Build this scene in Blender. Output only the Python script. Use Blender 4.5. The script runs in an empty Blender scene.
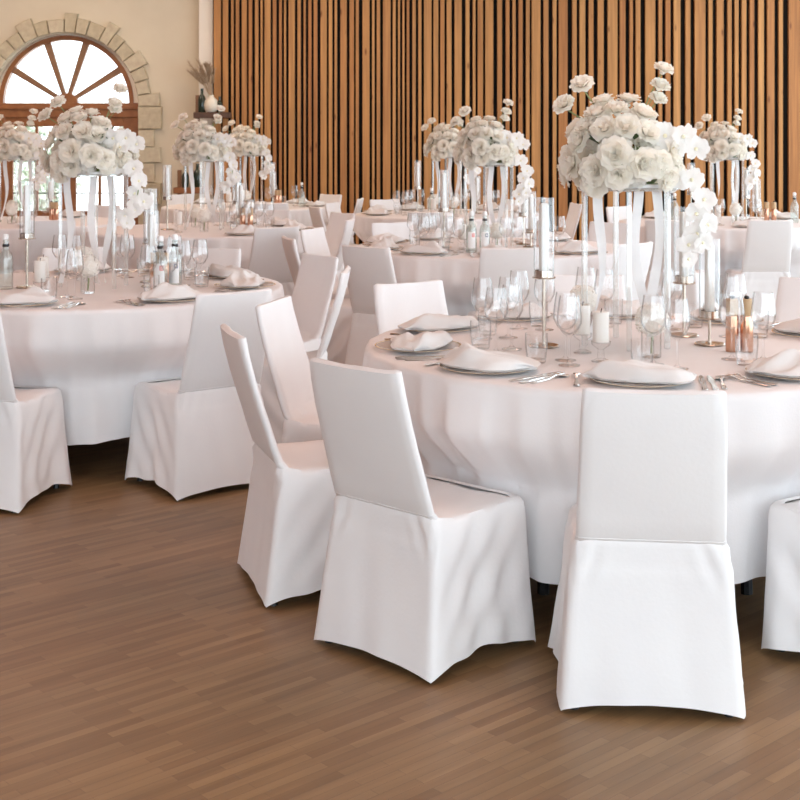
import bpy, math, random
from math import sin, cos, pi, sqrt, atan2, hypot
from mathutils import Vector, Matrix, Euler

random.seed(7)
scn = bpy.context.scene
COL = scn.collection

# ---------------------------------------------------------------- camera
FPX = 1338.0
EYE = 1.48
cam_d = bpy.data.cameras.new('camera')
cam = bpy.data.objects.new('camera', cam_d)
COL.objects.link(cam)
cam.location = (0, 0, EYE)
cam.rotation_euler = (pi / 2, 0, 0)
cam_d.sensor_fit = 'HORIZONTAL'
cam_d.sensor_width = 36.0
cam_d.lens = 36.0 * FPX / 800.0
cam_d.shift_y = -260.0 / 800.0
cam_d.clip_start = 0.05
cam_d.clip_end = 200
cam_d.dof.use_dof = True
cam_d.dof.focus_distance = 4.3
cam_d.dof.aperture_fstop = 13.0
scn.camera = cam

scn.view_settings.view_transform = 'Standard'
scn.view_settings.look = 'None'
scn.view_settings.gamma = 1.0
scn.view_settings.use_curve_mapping = False
scn.view_settings.exposure = 0.73
cy = scn.cycles
cy.use_denoising = True
cy.max_bounces = 10
cy.diffuse_bounces = 5
cy.glossy_bounces = 4
cy.transmission_bounces = 6
cy.transparent_max_bounces = 40
cy.caustics_reflective = False
cy.caustics_refractive = False
cy.sample_clamp_indirect = 6.0


# ---------------------------------------------------------------- materials
def mat(name):
    m = bpy.data.materials.new(name)
    m.use_nodes = True
    nt = m.node_tree
    for n in list(nt.nodes):
        nt.nodes.remove(n)
    out = nt.nodes.new('ShaderNodeOutputMaterial')
    return m, nt, out


def N(nt, t, **kw):
    n = nt.nodes.new(t)
    for k, v in kw.items():
        if k in n.inputs:
            n.inputs[k].default_value = v
        else:
            setattr(n, k, v)
    return n


def c4(c):
    return (c[0], c[1], c[2], 1.0)


def noisy(name, c1, c2, scale=8, rough=0.8, bump=0.0, bscale=200, metallic=0.0, sheen=0.0, sss=0.0, trans=0.0):
    m, nt, out = mat(name)
    b = N(nt, 'ShaderNodeBsdfPrincipled', Roughness=rough, Metallic=metallic)
    if sheen:
        b.inputs['Sheen Weight'].default_value = sheen
    tc = N(nt, 'ShaderNodeTexCoord')
    nz = N(nt, 'ShaderNodeTexNoise', Scale=scale, Detail=4.0)
    nt.links.new(tc.outputs['Object'], nz.inputs['Vector'])
    r = N(nt, 'ShaderNodeValToRGB')
    r.color_ramp.elements[0].position = 0.3
    r.color_ramp.elements[1].position = 0.7
    r.color_ramp.elements[0].color = c4(c1)
    r.color_ramp.elements[1].color = c4(c2)
    nt.links.new(nz.outputs['Fac'], r.inputs['Fac'])
    nt.links.new(r.outputs['Color'], b.inputs['Base Color'])
    if bump:
        n2 = N(nt, 'ShaderNodeTexNoise', Scale=bscale, Detail=3.0)
        nt.links.new(tc.outputs['Object'], n2.inputs['Vector'])
        bp = N(nt, 'ShaderNodeBump', Strength=bump, Distance=0.004)
        nt.links.new(n2.outputs['Fac'], bp.inputs['Height'])
        nt.links.new(bp.outputs['Normal'], b.inputs['Normal'])
    sh = b.outputs['BSDF']
    if trans:
        t = N(nt, 'ShaderNodeBsdfTranslucent')
        nt.links.new(r.outputs['Color'], t.inputs['Color'])
        mx = N(nt, 'ShaderNodeMixShader', Fac=trans)
        nt.links.new(sh, mx.inputs[1])
        nt.links.new(t.outputs[0], mx.inputs[2])
        sh = mx.outputs[0]
    nt.links.new(sh, out.inputs['Surface'])
    return m


def thin_glass(name, tint=(0.985, 0.985, 0.985), ior=1.5, extra=0.0, frost=0.0, edge=0.66):
    m, nt, out = mat(name)
    t = N(nt, 'ShaderNodeBsdfTransparent')
    lw = N(nt, 'ShaderNodeLayerWeight', Blend=0.5)
    ab = N(nt, 'ShaderNodeValToRGB')
    ab.color_ramp.elements[0].position = 0.45
    ab.color_ramp.elements[0].color = c4(tint)
    ab.color_ramp.elements[1].position = 1.0
    ab.color_ramp.elements[1].color = c4([edge * q for q in tint])
    nt.links.new(lw.outputs['Facing'], ab.inputs['Fac'])
    nt.links.new(ab.outputs['Color'], t.inputs['Color'])
    g = N(nt, 'ShaderNodeBsdfGlossy', Roughness=0.03, Color=(1, 1, 1, 1))
    f = N(nt, 'ShaderNodeLayerWeight', Blend=0.5)
    pw = N(nt, 'ShaderNodeMath', operation='POWER')
    pw.inputs[1].default_value = 4.0
    nt.links.new(f.outputs['Facing'], pw.inputs[0])
    ad = N(nt, 'ShaderNodeMath', operation='MULTIPLY_ADD')
    ad.inputs[1].default_value = 0.65
    ad.inputs[2].default_value = ((ior - 1) / (ior + 1)) ** 2 + extra
    ad.use_clamp = True
    nt.links.new(pw.outputs[0], ad.inputs[0])
    mx = N(nt, 'ShaderNodeMixShader')
    nt.links.new(ad.outputs[0], mx.inputs[0])
    nt.links.new(t.outputs[0], mx.inputs[1])
    nt.links.new(g.outputs[0], mx.inputs[2])
    sh = mx.outputs[0]
    if frost:
        d = N(nt, 'ShaderNodeBsdfTranslucent', Color=(0.95, 0.95, 0.95, 1))
        d2 = N(nt, 'ShaderNodeBsdfDiffuse', Color=(0.95, 0.95, 0.95, 1))
        m0 = N(nt, 'ShaderNodeMixShader', Fac=0.5)
        nt.links.new(d.outputs[0], m0.inputs[1])
        nt.links.new(d2.outputs[0], m0.inputs[2])
        m2 = N(nt, 'ShaderNodeMixShader', Fac=frost)
        nt.links.new(sh, m2.inputs[1])
        nt.links.new(m0.outputs[0], m2.inputs[2])
        sh = m2.outputs[0]
    nt.links.new(sh, out.inputs['Surface'])
    return m


M = {}
M['cover'] = noisy('white_stretch_cover', (0.86, 0.845, 0.85), (0.89, 0.88, 0.88), 5, 0.75, 0.10, 90, sheen=0.1)
M['cloth'] = noisy('white_table_linen', (0.85, 0.835, 0.84), (0.88, 0.865, 0.87), 6, 0.8, 0.12, 160)
M['napkin'] = noisy('white_napkin_linen', (0.87, 0.86, 0.85), (0.91, 0.90, 0.89), 20, 0.85, 0.2, 300, trans=0.15)
M['darkmetal'] = noisy('dark_steel', (0.03, 0.03, 0.035), (0.06, 0.06, 0.06), 30, 0.4, metallic=0.8)
M['table_wood'] = noisy('dark_table_wood', (0.09, 0.06, 0.04), (0.14, 0.09, 0.06), 10, 0.6)
M['silver'] = noisy('polished_steel', (0.72, 0.70, 0.68), (0.8, 0.78, 0.76), 30, 0.14, metallic=1.0)
M['champagne'] = noisy('champagne_metal', (0.55, 0.47, 0.40), (0.62, 0.54, 0.46), 30, 0.18, metallic=1.0)
M['copper'] = noisy('polished_copper', (0.62, 0.34, 0.22), (0.72, 0.42, 0.29), 30, 0.18, metallic=1.0)
M['tan'] = noisy('satin_tan_wood', (0.50, 0.34, 0.19), (0.58, 0.40, 0.23), 40, 0.45)
M['gold'] = noisy('gold_rim', (0.80, 0.68, 0.50), (0.86, 0.74, 0.56), 40, 0.25, metallic=1.0)
M['glass'] = thin_glass('clear_glass', ior=1.5, extra=0.02)
M['charger'] = thin_glass('charger_glass', (0.97, 0.965, 0.955), 1.45, 0.0, 0.25, 0.92)
M['acrylic'] = thin_glass('clear_acrylic', (0.96, 0.97, 0.96), 1.5, 0.10, 0.22)
M['bottleglass'] = thin_glass('pale_green_bottle_glass', (0.94, 0.965, 0.955), 1.5, 0.03, 0.08)
M['pane'] = thin_glass('window_pane', (0.97, 0.98, 0.98), 1.4)
M['wax'] = noisy('ivory_wax', (0.90, 0.87, 0.82), (0.93, 0.91, 0.87), 20, 0.5, trans=0.2)
M['wick'] = noisy('black_wick', (0.02, 0.02, 0.02), (0.04, 0.03, 0.03), 20, 0.9)
M['plate_white'] = noisy('white_lacquer', (0.88, 0.88, 0.88), (0.91, 0.91, 0.91), 20, 0.4)
M['ribbon'] = noisy('white_satin_ribbon', (0.88, 0.88, 0.89), (0.92, 0.92, 0.92), 30, 0.5, trans=0.3)
M['petal'] = noisy('cream_white_petals', (0.975, 0.94, 0.86), (0.985, 0.965, 0.92), 14, 0.7, trans=0.5)
M['petal_white'] = noisy('white_orchid_petals', (0.95, 0.94, 0.92), (0.97, 0.965, 0.95), 25, 0.6, trans=0.4)
M['lip'] = noisy('yellow_orchid_lip', (0.88, 0.80, 0.55), (0.93, 0.88, 0.70), 60, 0.6)
M['hydra'] = noisy('white_hydrangea_florets', (0.95, 0.93, 0.88), (0.97, 0.96, 0.93), 30, 0.7, trans=0.4)
M['leaf'] = noisy('dark_green_leaf', (0.05, 0.10, 0.035), (0.10, 0.17, 0.06), 40, 0.5)
M['stem'] = noisy('green_stem', (0.18, 0.24, 0.09), (0.25, 0.30, 0.13), 40, 0.6)
M['label_white'] = noisy('white_bottle_label', (0.86, 0.87, 0.86), (0.9, 0.9, 0.9), 30, 0.6)
M['label_red'] = noisy('red_print', (0.75, 0.12, 0.09), (0.8, 0.16, 0.12), 30, 0.6)
M['label_blue'] = noisy('navy_print', (0.02, 0.06, 0.16), (0.03, 0.08, 0.2), 30, 0.6)
M['plaster'] = noisy('cream_plaster', (0.68, 0.60, 0.46), (0.72, 0.64, 0.50), 2.5, 0.9, 0.25, 60)
M['plaster_brightened'] = noisy('brightened_cream_plaster', (0.86, 0.80, 0.70), (0.90, 0.84, 0.74), 3, 0.9, 0.2, 60)  # cream plaster brightened in colour; corner strip uses it for a lit face
M['rose'] = noisy('dusky_rose_plaster', (0.42, 0.33, 0.31), (0.46, 0.36, 0.34), 3, 0.9)
M['ceiling'] = noisy('pale_rose_wood_ceiling', (0.56, 0.44, 0.38), (0.62, 0.49, 0.43), 4, 0.8)
M['black'] = noisy('black_backing', (0.004, 0.004, 0.004), (0.008, 0.007, 0.006), 5, 0.95)
M['door_wood'] = noisy('red_brown_varnished_wood', (0.26, 0.10, 0.035), (0.36, 0.15, 0.055), 9, 0.4)
M['shelf_wood'] = noisy('dark_brown_wood', (0.07, 0.035, 0.02), (0.12, 0.055, 0.03), 14, 0.5)
M['peg_wood'] = noisy('mid_brown_wood', (0.24, 0.12, 0.06), (0.30, 0.16, 0.08), 14, 0.5)
M['darkglass'] = noisy('dark_green_bottle', (0.012, 0.022, 0.014), (0.02, 0.035, 0.02), 14, 0.1)
M['vase'] = noisy('cream_ceramic', (0.75, 0.70, 0.58), (0.82, 0.77, 0.66), 14, 0.5)
M['pampas'] = noisy('dried_pampas', (0.40, 0.29, 0.19), (0.52, 0.40, 0.28), 14, 0.9)
M['foliage'] = noisy('garden_foliage', (0.34, 0.38, 0.30), (0.48, 0.52, 0.42), 3, 0.8)
M['trunk'] = noisy('garden_trunk', (0.15, 0.11, 0.08), (0.2, 0.15, 0.11), 6, 0.9)
M['paving'] = noisy('pale_paving', (0.55, 0.54, 0.52), (0.65, 0.64, 0.62), 2, 0.9)


def stone_mat():
    m, nt, out = mat('sandstone_blocks')
    b = N(nt, 'ShaderNodeBsdfPrincipled', Roughness=0.9)
    g = N(nt, 'ShaderNodeNewGeometry')
    r = N(nt, 'ShaderNodeValToRGB')
    r.color_ramp.elements[0].color = (0.50, 0.43, 0.30, 1)
    r.color_ramp.elements[1].color = (0.64, 0.56, 0.42, 1)
    nt.links.new(g.outputs['Random Per Island'], r.inputs['Fac'])
    tc = N(nt, 'ShaderNodeTexCoord')
    nz = N(nt, 'ShaderNodeTexNoise', Scale=14.0, Detail=6.0)
    nt.links.new(tc.outputs['Object'], nz.inputs['Vector'])
    mx = N(nt, 'ShaderNodeMix', data_type='RGBA', blend_type='OVERLAY')
    mx.inputs['Factor'].default_value = 0.35
    nt.links.new(r.outputs['Color'], mx.inputs['A'])
    nt.links.new(nz.outputs['Fac'], mx.inputs['B'])
    nt.links.new(mx.outputs['Result'], b.inputs['Base Color'])
    bp = N(nt, 'ShaderNodeBump', Strength=0.4, Distance=0.02)
    nt.links.new(nz.outputs['Fac'], bp.inputs['Height'])
    nt.links.new(bp.outputs['Normal'], b.inputs['Normal'])
    nt.links.new(b.outputs[0], out.inputs[0])
    return m


def slat_mat():
    m, nt, out = mat('larch_slats')
    b = N(nt, 'ShaderNodeBsdfPrincipled', Roughness=0.6)
    g = N(nt, 'ShaderNodeNewGeometry')
    tc = N(nt, 'ShaderNodeTexCoord')
    off = N(nt, 'ShaderNodeMath', operation='MULTIPLY')
    off.inputs[1].default_value = 37.0
    nt.links.new(g.outputs['Random Per Island'], off.inputs[0])
    comb = N(nt, 'ShaderNodeCombineXYZ')
    nt.links.new(off.outputs[0], comb.inputs['Z'])
    nt.links.new(off.outputs[0], comb.inputs['X'])
    add = N(nt, 'ShaderNodeVectorMath', operation='ADD')
    nt.links.new(tc.outputs['Object'], add.inputs[0])
    nt.links.new(comb.outputs[0], add.inputs[1])
    mp = N(nt, 'ShaderNodeMapping')
    mp.inputs['Scale'].default_value = (22, 22, 0.9)
    nt.links.new(add.outputs[0], mp.inputs['Vector'])
    nz = N(nt, 'ShaderNodeTexNoise', Scale=1.6, Detail=5.0)
    nt.links.new(mp.outputs[0], nz.inputs['Vector'])
    r1 = N(nt, 'ShaderNodeValToRGB')
    r1.color_ramp.elements[0].color = (0.45, 0.19, 0.056, 1)
    r1.color_ramp.elements[1].color = (0.60, 0.315, 0.108, 1)
    nt.links.new(g.outputs['Random Per Island'], r1.inputs['Fac'])
    r2 = N(nt, 'ShaderNodeValToRGB')
    r2.color_ramp.elements[0].position = 0.3
    r2.color_ramp.elements[1].position = 0.7
    r2.color_ramp.elements[0].color = (0.72, 0.68, 0.64, 1)
    r2.color_ramp.elements[1].color = (1.08, 1.08, 1.08, 1)
    nt.links.new(nz.outputs['Fac'], r2.inputs['Fac'])
    mx = N(nt, 'ShaderNodeMix', data_type='RGBA', blend_type='MULTIPLY')
    mx.inputs['Factor'].default_value = 1.0
    nt.links.new(r1.outputs['Color'], mx.inputs['A'])
    nt.links.new(r2.outputs['Color'], mx.inputs['B'])
    # knots
    mk = N(nt, 'ShaderNodeMapping')
    mk.inputs['Scale'].default_value = (7, 7, 2.2)
    nt.links.new(add.outputs[0], mk.inputs['Vector'])
    vo = N(nt, 'ShaderNodeTexVoronoi', Scale=1.0)
    nt.links.new(mk.outputs[0], vo.inputs['Vector'])
    rk = N(nt, 'ShaderNodeValToRGB')
    rk.color_ramp.elements[0].position = 0.05
    rk.color_ramp.elements[1].position = 0.13
    rk.color_ramp.elements[0].color = (0.35, 0.22, 0.14, 1)
    rk.color_ramp.elements[1].color = (1, 1, 1, 1)
    nt.links.new(vo.outputs['Distance'], rk.inputs['Fac'])
    m2 = N(nt, 'ShaderNodeMix', data_type='RGBA', blend_type='MULTIPLY')
    m2.inputs['Factor'].default_value = 0.8
    nt.links.new(mx.outputs['Result'], m2.inputs['A'])
    nt.links.new(rk.outputs['Color'], m2.inputs['B'])
    nt.links.new(m2.outputs['Result'], b.inputs['Base Color'])
    nt.links.new(b.outputs[0], out.inputs[0])
    return m


def floor_mat():
    m, nt, out = mat('strip_parquet')
    b = N(nt, 'ShaderNodeBsdfPrincipled', Roughness=0.40)
    b.inputs['Specular IOR Level'].default_value = 0.35
    tc = N(nt, 'ShaderNodeTexCoord')
    mp = N(nt, 'ShaderNodeMapping')
    mp.inputs['Rotation'].default_value = (0, 0, math.radians(-42))
    nt.links.new(tc.outputs['Object'], mp.inputs['Vector'])
    br = N(nt, 'ShaderNodeTexBrick', Scale=1.0)
    br.offset = 0.37
    br.inputs['Color1'].default_value = (0.225, 0.124, 0.056, 1)
    br.inputs['Color2'].default_value = (0.31, 0.185, 0.088, 1)
    br.inputs['Mortar'].default_value = (0.15, 0.09, 0.05, 1)
    br.inputs['Mortar Size'].default_value = 0.0005
    br.inputs['Mortar Smooth'].default_value = 0.3
    br.inputs['Brick Width'].default_value = 0.30
    br.inputs['Row Height'].default_value = 0.030
    nt.links.new(mp.outputs[0], br.inputs['Vector'])
    mg = N(nt, 'ShaderNodeMapping')
    mg.inputs['Scale'].default_value = (2.2, 26, 1)
    nt.links.new(mp.outputs[0], mg.inputs['Vector'])
    nz = N(nt, 'ShaderNodeTexNoise', Scale=1.0, Detail=5.0)
    nt.links.new(mg.outputs[0], nz.inputs['Vector'])
    r2 = N(nt, 'ShaderNodeValToRGB')
    r2.color_ramp.elements[0].position = 0.3
    r2.color_ramp.elements[1].position = 0.7
    r2.color_ramp.elements[0].color = (0.82, 0.82, 0.82, 1)
    r2.color_ramp.elements[1].color = (1.12, 1.12, 1.12, 1)
    nt.links.new(nz.outputs['Fac'], r2.inputs['Fac'])
    mx = N(nt, 'ShaderNodeMix', data_type='RGBA', blend_type='MULTIPLY')
    mx.inputs['Factor'].default_value = 1.0
    nt.links.new(br.outputs['Color'], mx.inputs['A'])
    nt.links.new(r2.outputs['Color'], mx.inputs['B'])
    nt.links.new(mx.outputs['Result'], b.inputs['Base Color'])
    nt.links.new(b.outputs[0], out.inputs[0])
    return m


M['stone'] = stone_mat()
M['slat'] = slat_mat()
M['parquet'] = floor_mat()


# ---------------------------------------------------------------- mesh builder
class MB:
    def __init__(s):
        s.v = []
        s.f = []

    def add(s, vs, fs):
        o = len(s.v)
        s.v += [tuple(p) for p in vs]
        s.f += [tuple(i + o for i in f) for f in fs]
        return s

    def box(s, x0, x1, y0, y1, z0, z1, bev=0.0):
        if bev <= 0:
            vs = [(x, y, z) for z in (z0, z1) for y in (y0, y1) for x in (x0, x1)]
            return s.add(vs, [(0, 2, 3, 1), (4, 5, 7, 6), (0, 1, 5, 4), (2, 6, 7, 3), (0, 4, 6, 2), (1, 3, 7, 5)])
        # bevelled box: octagon-ish rings
        b = bev
        rings = []
        for z, i in ((z0, b), (z0 + b, 0), (z1 - b, 0), (z1, b)):
            X0, X1, Y0, Y1 = x0 + i, x1 - i, y0 + i, y1 - i
            rings.append([(X0 + b, Y0, z), (X1 - b, Y0, z), (X1, Y0 + b, z), (X1, Y1 - b, z), (X1 - b, Y1, z), (X0 + b, Y1, z), (X0, Y1 - b, z), (X0, Y0 + b, z)])
        return s.rings(rings, True, True)

    def rings(s, rings, cap0=False, cap1=False, closed=True):
        n = len(rings[0])
        vs = [p for r in rings for p in r]
        fs = []
        for j in range(len(rings) - 1):
            for i in range(n if closed else n - 1):
                k = (i + 1) % n
                fs.append((j * n + i, j * n + k, (j + 1) * n + k, (j + 1) * n + i))
        if cap0:
            fs.append(tuple(reversed(range(n))))
        if cap1:
            fs.append(tuple((len(rings) - 1) * n + i for i in range(n)))
        return s.add(vs, fs)

    def lathe(s, prof, n=20, cx=0, cy=0, cap0=True, cap1=True, a0=0.0):
        rs = [[(cx + r * cos(a0 + 2 * pi * i / n), cy + r * sin(a0 + 2 * pi * i / n), z) for i in range(n)] for r, z in prof]
        return s.rings(rs, cap0, cap1)

    def tube(s, pts, rad, n=8):
        pts = [Vector(p) for p in pts]
        rs = []
        up = Vector((0.13, 0.27, 0.95)).normalized()
        for i, p in enumerate(pts):
            d = (pts[min(i + 1, len(pts) - 1)] - pts[max(i - 1, 0)]).normalized()
            u = up if abs(d.dot(up)) < 0.9 else Vector((1, 0.1, 0)).normalized()
            a = d.cross(u).normalized()
            b = d.cross(a)
            r = rad[i] if isinstance(rad, (list, tuple)) else rad
            rs.append([p + (a * cos(2 * pi * k / n) + b * sin(2 * pi * k / n)) * r for k in range(n)])
        return s.rings(rs, True, True)

    def grid(s, f, nu, nv):
        vs = [f(i / nu, j / nv) for j in range(nv + 1) for i in range(nu + 1)]
        fs = [(j * (nu + 1) + i, j * (nu + 1) + i + 1, (j + 1) * (nu + 1) + i + 1, (j + 1) * (nu + 1) + i) for j in range(nv) for i in range(nu)]
        return s.add(vs, fs)

    def mesh(s, name, material, smooth=True, angle=40, weld=False):
        me = bpy.data.meshes.new(name)
        me.from_pydata(s.v, [], s.f)
        me.materials.append(material)
        if smooth:
            for p in me.polygons:
                p.use_smooth = True
            if angle:
                me.set_sharp_from_angle(angle=math.radians(angle))
        me.update()
        return me


def link(name, data, parent=None, loc=(0, 0, 0), rot=(0, 0, 0), scale=None):
    o = bpy.data.objects.new(name, data)
    COL.objects.link(o)
    o.location = loc
    o.rotation_euler = rot
    if scale is not None:
        o.scale = (scale, scale, scale) if isinstance(scale, (int, float)) else scale
    if parent is not None:
        o.parent = parent
    return o


def tag(o, label, cat, group=None, kind=None):
    o['label'] = label
    o['category'] = cat
    if group:
        o['group'] = group
    if kind:
        o['kind'] = kind
    return o


def empty(name, loc=(0, 0, 0), rz=0.0):
    o = bpy.data.objects.new(name, None)
    COL.objects.link(o)
    o.location = loc
    o.rotation_euler = (0, 0, rz)
    o.empty_display_size = 0.1
    return o


def struct(name, me, parent=None, loc=(0, 0, 0)):
    o = link(name, me, parent, loc)
    o['kind'] = 'structure'
    return o


def copy_tree(o, parent=None):
    c = o.copy()
    COL.objects.link(c)
    if parent is not None:
        c.parent = parent
    for ch in list(o.children):
        copy_tree(ch, c)
    return c


ORD = ['', 'first', 'second', 'third', 'fourth', 'fifth', 'sixth', 'seventh', 'eighth', 'ninth', 'tenth', 'eleventh', 'twelfth']


def px(x, y):
    return 400 + FPX * x / y


# ================================================================ ROOM
YW = 17.2            # face of the slat wall
YP = 17.45           # face of the plaster wall
XC = -2.41           # left end of the slat wall
H = 4.3
XL, XR = -7.5, 7.2
Y0 = -4.5
struct('floor', MB().box(XL - 0.3, XR + 0.3, Y0, YP + 0.6, -0.1, 0.0).mesh('floor', M['parquet'], False))
struct('ceiling', MB().box(XL - 0.3, XR + 0.3, Y0, YP + 0.6, H, H + 0.15).mesh('ceiling', M['ceiling'], False))
struct('wall_left', MB().box(XL - 0.25, XL, Y0, YP + 0.35, 0, H).mesh('wall_left', M['rose'], False))
struct('wall_light_block', MB().box(XL, -5.0, Y0 - 0.25, Y0, 0, H).mesh('wall_light_block', M['rose'], False))  # unseen wall piece, added to cut the light on left-facing sides

# back wall, dark backing with the boards in front
wb = struct('wall_back', MB().box(XC, XR, YW + 0.07, YW + 0.5, 0, H).mesh('wall_back', M['black'], False))
slats = [(213.2, 221.2), (222.2, 228.5), (230.6, 234), (235.2, 239.5), (241.2, 247.2), (248.1, 252.5), (254.4, 258.8), (260, 263.1), (264, 271), (272.2, 276.8),
         (278.5, 282.2), (283.5, 286.5), (288.1, 295.2), (296.9, 301.2), (303.1, 306.2), (307.8, 311.9), (313.1, 317.8), (320, 327.2), (328.2, 332.8), (334, 337.5),
         (339.8, 347.2), (349, 354.4), (355.2, 359.2), (362, 370), (371.5, 375), (376.2, 380.6), (382.5, 391), (392.2, 396.2), (397.5, 400.5), (401.8, 405),
         (406.2, 409.8), (411.9, 416.2), (417.8, 421.9), (423.5, 432), (433, 438.8), (439.8, 445), (446.2, 452), (454, 462.2), (465, 470), (472.2, 476),
         (477.2, 483.5), (484.8, 493.8), (496.8, 502.5), (505.2, 510), (512, 516.2), (518, 523.2), (525.5, 530.2), (531.2, 541), (543.1, 549), (552.2, 557),
         (558.2, 568.1), (571.8, 577.2), (579, 585.8), (588.1, 594), (597.2, 604.2), (607.2, 618), (619.2, 626), (629, 633.5), (635.2, 641), (644.8, 655.8),
         (658, 662.8), (665, 671), (673.2, 681), (685, 691), (694.2, 706), (708, 713.2), (716.2, 724.2), (727, 732.2), (734.2, 739.2), (741.2, 747),
         (749.2, 754.8), (757.8, 764.5), (766.8, 775), (778.2, 783.5), (788.2, 801)]
x = 804.0
while 400 + FPX * (XR - 0.12) / YW > x:
    w = random.choice([4.5, 5, 6, 8, 10])
    slats.append((x, x + w))
    x += w + random.choice([1.5, 2.5, 3.5])
mb = MB()
for a, b in slats:
    mb.box((a + 0.5 - 400) / FPX * YW, (b - 0.5 - 400) / FPX * YW, YW, YW + 0.05, 0.0, H, 0.003)
struct('trim_1', mb.mesh('slats', M['slat'], False))

# plaster wall with the arched opening
S = YP / FPX         # metres per pixel on the plaster wall
AX = (65.5 - 400) * S
AZ = EYE + (140 - 106.5) * S
RO = 0.955            # radius of the opening
TW = 0.35            # wall thickness
XPR = XC + 0.0


def wall_with_arch():
    m = MB()
    n = 32
    for y, flip in ((YP, False), (YP + TW, True)):
        rows_in = [(AX - RO, 0.0)] + [(AX - RO * cos(pi * i / n), AZ + RO * sin(pi * i / n)) for i in range(n + 1)] + [(AX + RO, 0.0)]
        rows_out = []
        for k, (ix, iz) in enumerate(rows_in):
            if k == 0:
                rows_out.append((XL, 0.0))
            elif k == len(rows_in) - 1:
                rows_out.append((XPR, 0.0))
            else:
                t = (k - 1) / n
                if t <= 0.2:
                    rows_out.append((XL, AZ + (H - AZ) * t / 0.2))
                elif t >= 0.8:
                    rows_out.append((XPR, AZ + (H - AZ) * (1 - t) / 0.2))
                else:
                    rows_out.append((XL + (XPR - XL) * (t - 0.2) / 0.6, H))
        vs = [(a, y, c) for a, c in rows_in] + [(a, y, c) for a, c in rows_out]
        q = len(rows_in)
        fs = [(i, i + 1, q + i + 1, q + i) for i in range(q - 1)]
        if flip:
            fs = [tuple(reversed(f)) for f in fs]
        m.add(vs, fs)
    inn = [(AX - RO, 0.0)] + [(AX - RO * cos(pi * i / n), AZ + RO * sin(pi * i / n)) for i in range(n + 1)] + [(AX + RO, 0.0)]
    m.add([(a, y, c) for y in (YP, YP + TW) for a, c in inn], [(i, i + len(inn), i + 1 + len(inn), i + 1) for i in range(len(inn) - 1)])
    return m


wp = struct('wall_rear', wall_with_arch().mesh('wall_rear', M['plaster'], False))
# added corner strip; its brighter plaster colour stands for a lit wall face
struct('trim_2', MB().box(XC - 0.19, XC - 0.005, YP - 0.16, YP - 0.002, 0, H, 0.004).mesh('lit_corner_strip', M['plaster_brightened'], False))

# stone surround
mb = MB()


def block(pts, y0, y1, g=0.006):
    cxm = sum(p[0] for p in pts) / len(pts)
    czm = sum(p[1] for p in pts) / len(pts)
    r = []
    for y, k in ((y1, 0.0), (y0 + 0.02, 0.0), (y0, 0.012)):
        ring = []
        for (a, c) in pts:
            d = hypot(a - cxm, c - czm)
            s_ = 1 - (g + k) / d
            ring.append((cxm + (a - cxm) * s_, y, czm + (c - czm) * s_))
        r.append(ring)
    mb.rings(r, True, True)


rs = random.Random(3)
nb = 19
edges = [0.0]
for i in range(nb):
    edges.append(edges[-1] + rs.uniform(0.8, 1.25))
edges = [e / edges[-1] * pi for e in edges]
for i in range(nb):
    a0, a1 = edges[i], edges[i + 1]
    ro = 1.15 if i % 3 else 1.24
    ro += rs.uniform(-0.02, 0.02)
    pts = []
    for t in (0, 0.5, 1):
        a = a0 + (a1 - a0) * t
        pts.append((AX + RO * cos(a), AZ + RO * sin(a)))
    for t in (1, 0.5, 0):
        a = a0 + (a1 - a0) * t
        pts.append((AX + ro * cos(a), AZ + ro * sin(a)))
    block(pts, YP - 0.07 - rs.uniform(0, 0.02), YP - 0.002)
for side in (-1, 1):
    z = AZ
    i = 0
    while z > 0.05:
        h = min(rs.uniform(0.2, 0.3), z)
        ro = (1.19 if i % 2 else 1.27) + rs.uniform(-0.02, 0.02)
        a, b = AX + side * RO, AX + side * ro
        x0, x1 = min(a, b), max(a, b)
        block([(x0, z - h), (x1, z - h), (x1, z), (x0, z)], YP - 0.07 - rs.uniform(0, 0.02), YP - 0.002)
        z -= h
        i += 1
struct('trim_3', mb.mesh('stone_surround', M['stone'], False))

# fan light and double door
YD = YP + 0.16
GX, GZ = AX - 0.02, AZ + 0.05
win = struct('window_1', None)
win = win
n = 40


def arc_ring(r0, r1, y0, y1):
    rr = []
    for i in range(n + 1):
        a = pi * i / n
        ca, sa = cos(a), sin(a)
        rr.append([(GX + r0 * ca, y0, GZ + r0 * sa), (GX + r1 * ca, y0, GZ + r1 * sa), (GX + r1 * ca, y1, GZ + r1 * sa), (GX + r0 * ca, y1, GZ + r0 * sa)])
    return rr


struct('window_frame', MB().rings(arc_ring(0.825, 0.885, YD - 0.05, YD + 0.06), True, True).mesh('window_frame', M['door_wood'], False), win)
m_ = MB()
for deg in (32, 72, 108, 148):
    a = math.radians(deg)
    d = Vector((cos(a), 0, sin(a)))
    q = Vector((-sin(a), 0, cos(a)))
    rr = []
    for r, w in ((0.1, 0.026), (0.85, 0.045)):
        c = Vector((GX, YD, GZ)) + d * r
        rr.append([c - q * w + Vector((0, -0.03, 0)), c + q * w + Vector((0, -0.03, 0)), c + q * w + Vector((0, 0.03, 0)), c - q * w + Vector((0, 0.03, 0))])
    b_ = MB().rings(rr, True, True)
    struct('glazing_bar', b_.mesh('glazing_bar', M['peg_wood'], False), win)
rr = []
for y in (YD - 0.05, YD + 0.05):
    rr.append([(GX + 0.15 * cos(pi * i / 16), y, GZ + 0.13 * sin(pi * i / 16)) for i in range(17)])
struct('hub', MB().rings(rr, True, True).mesh('hub', M['door_wood'], False), win)
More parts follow.
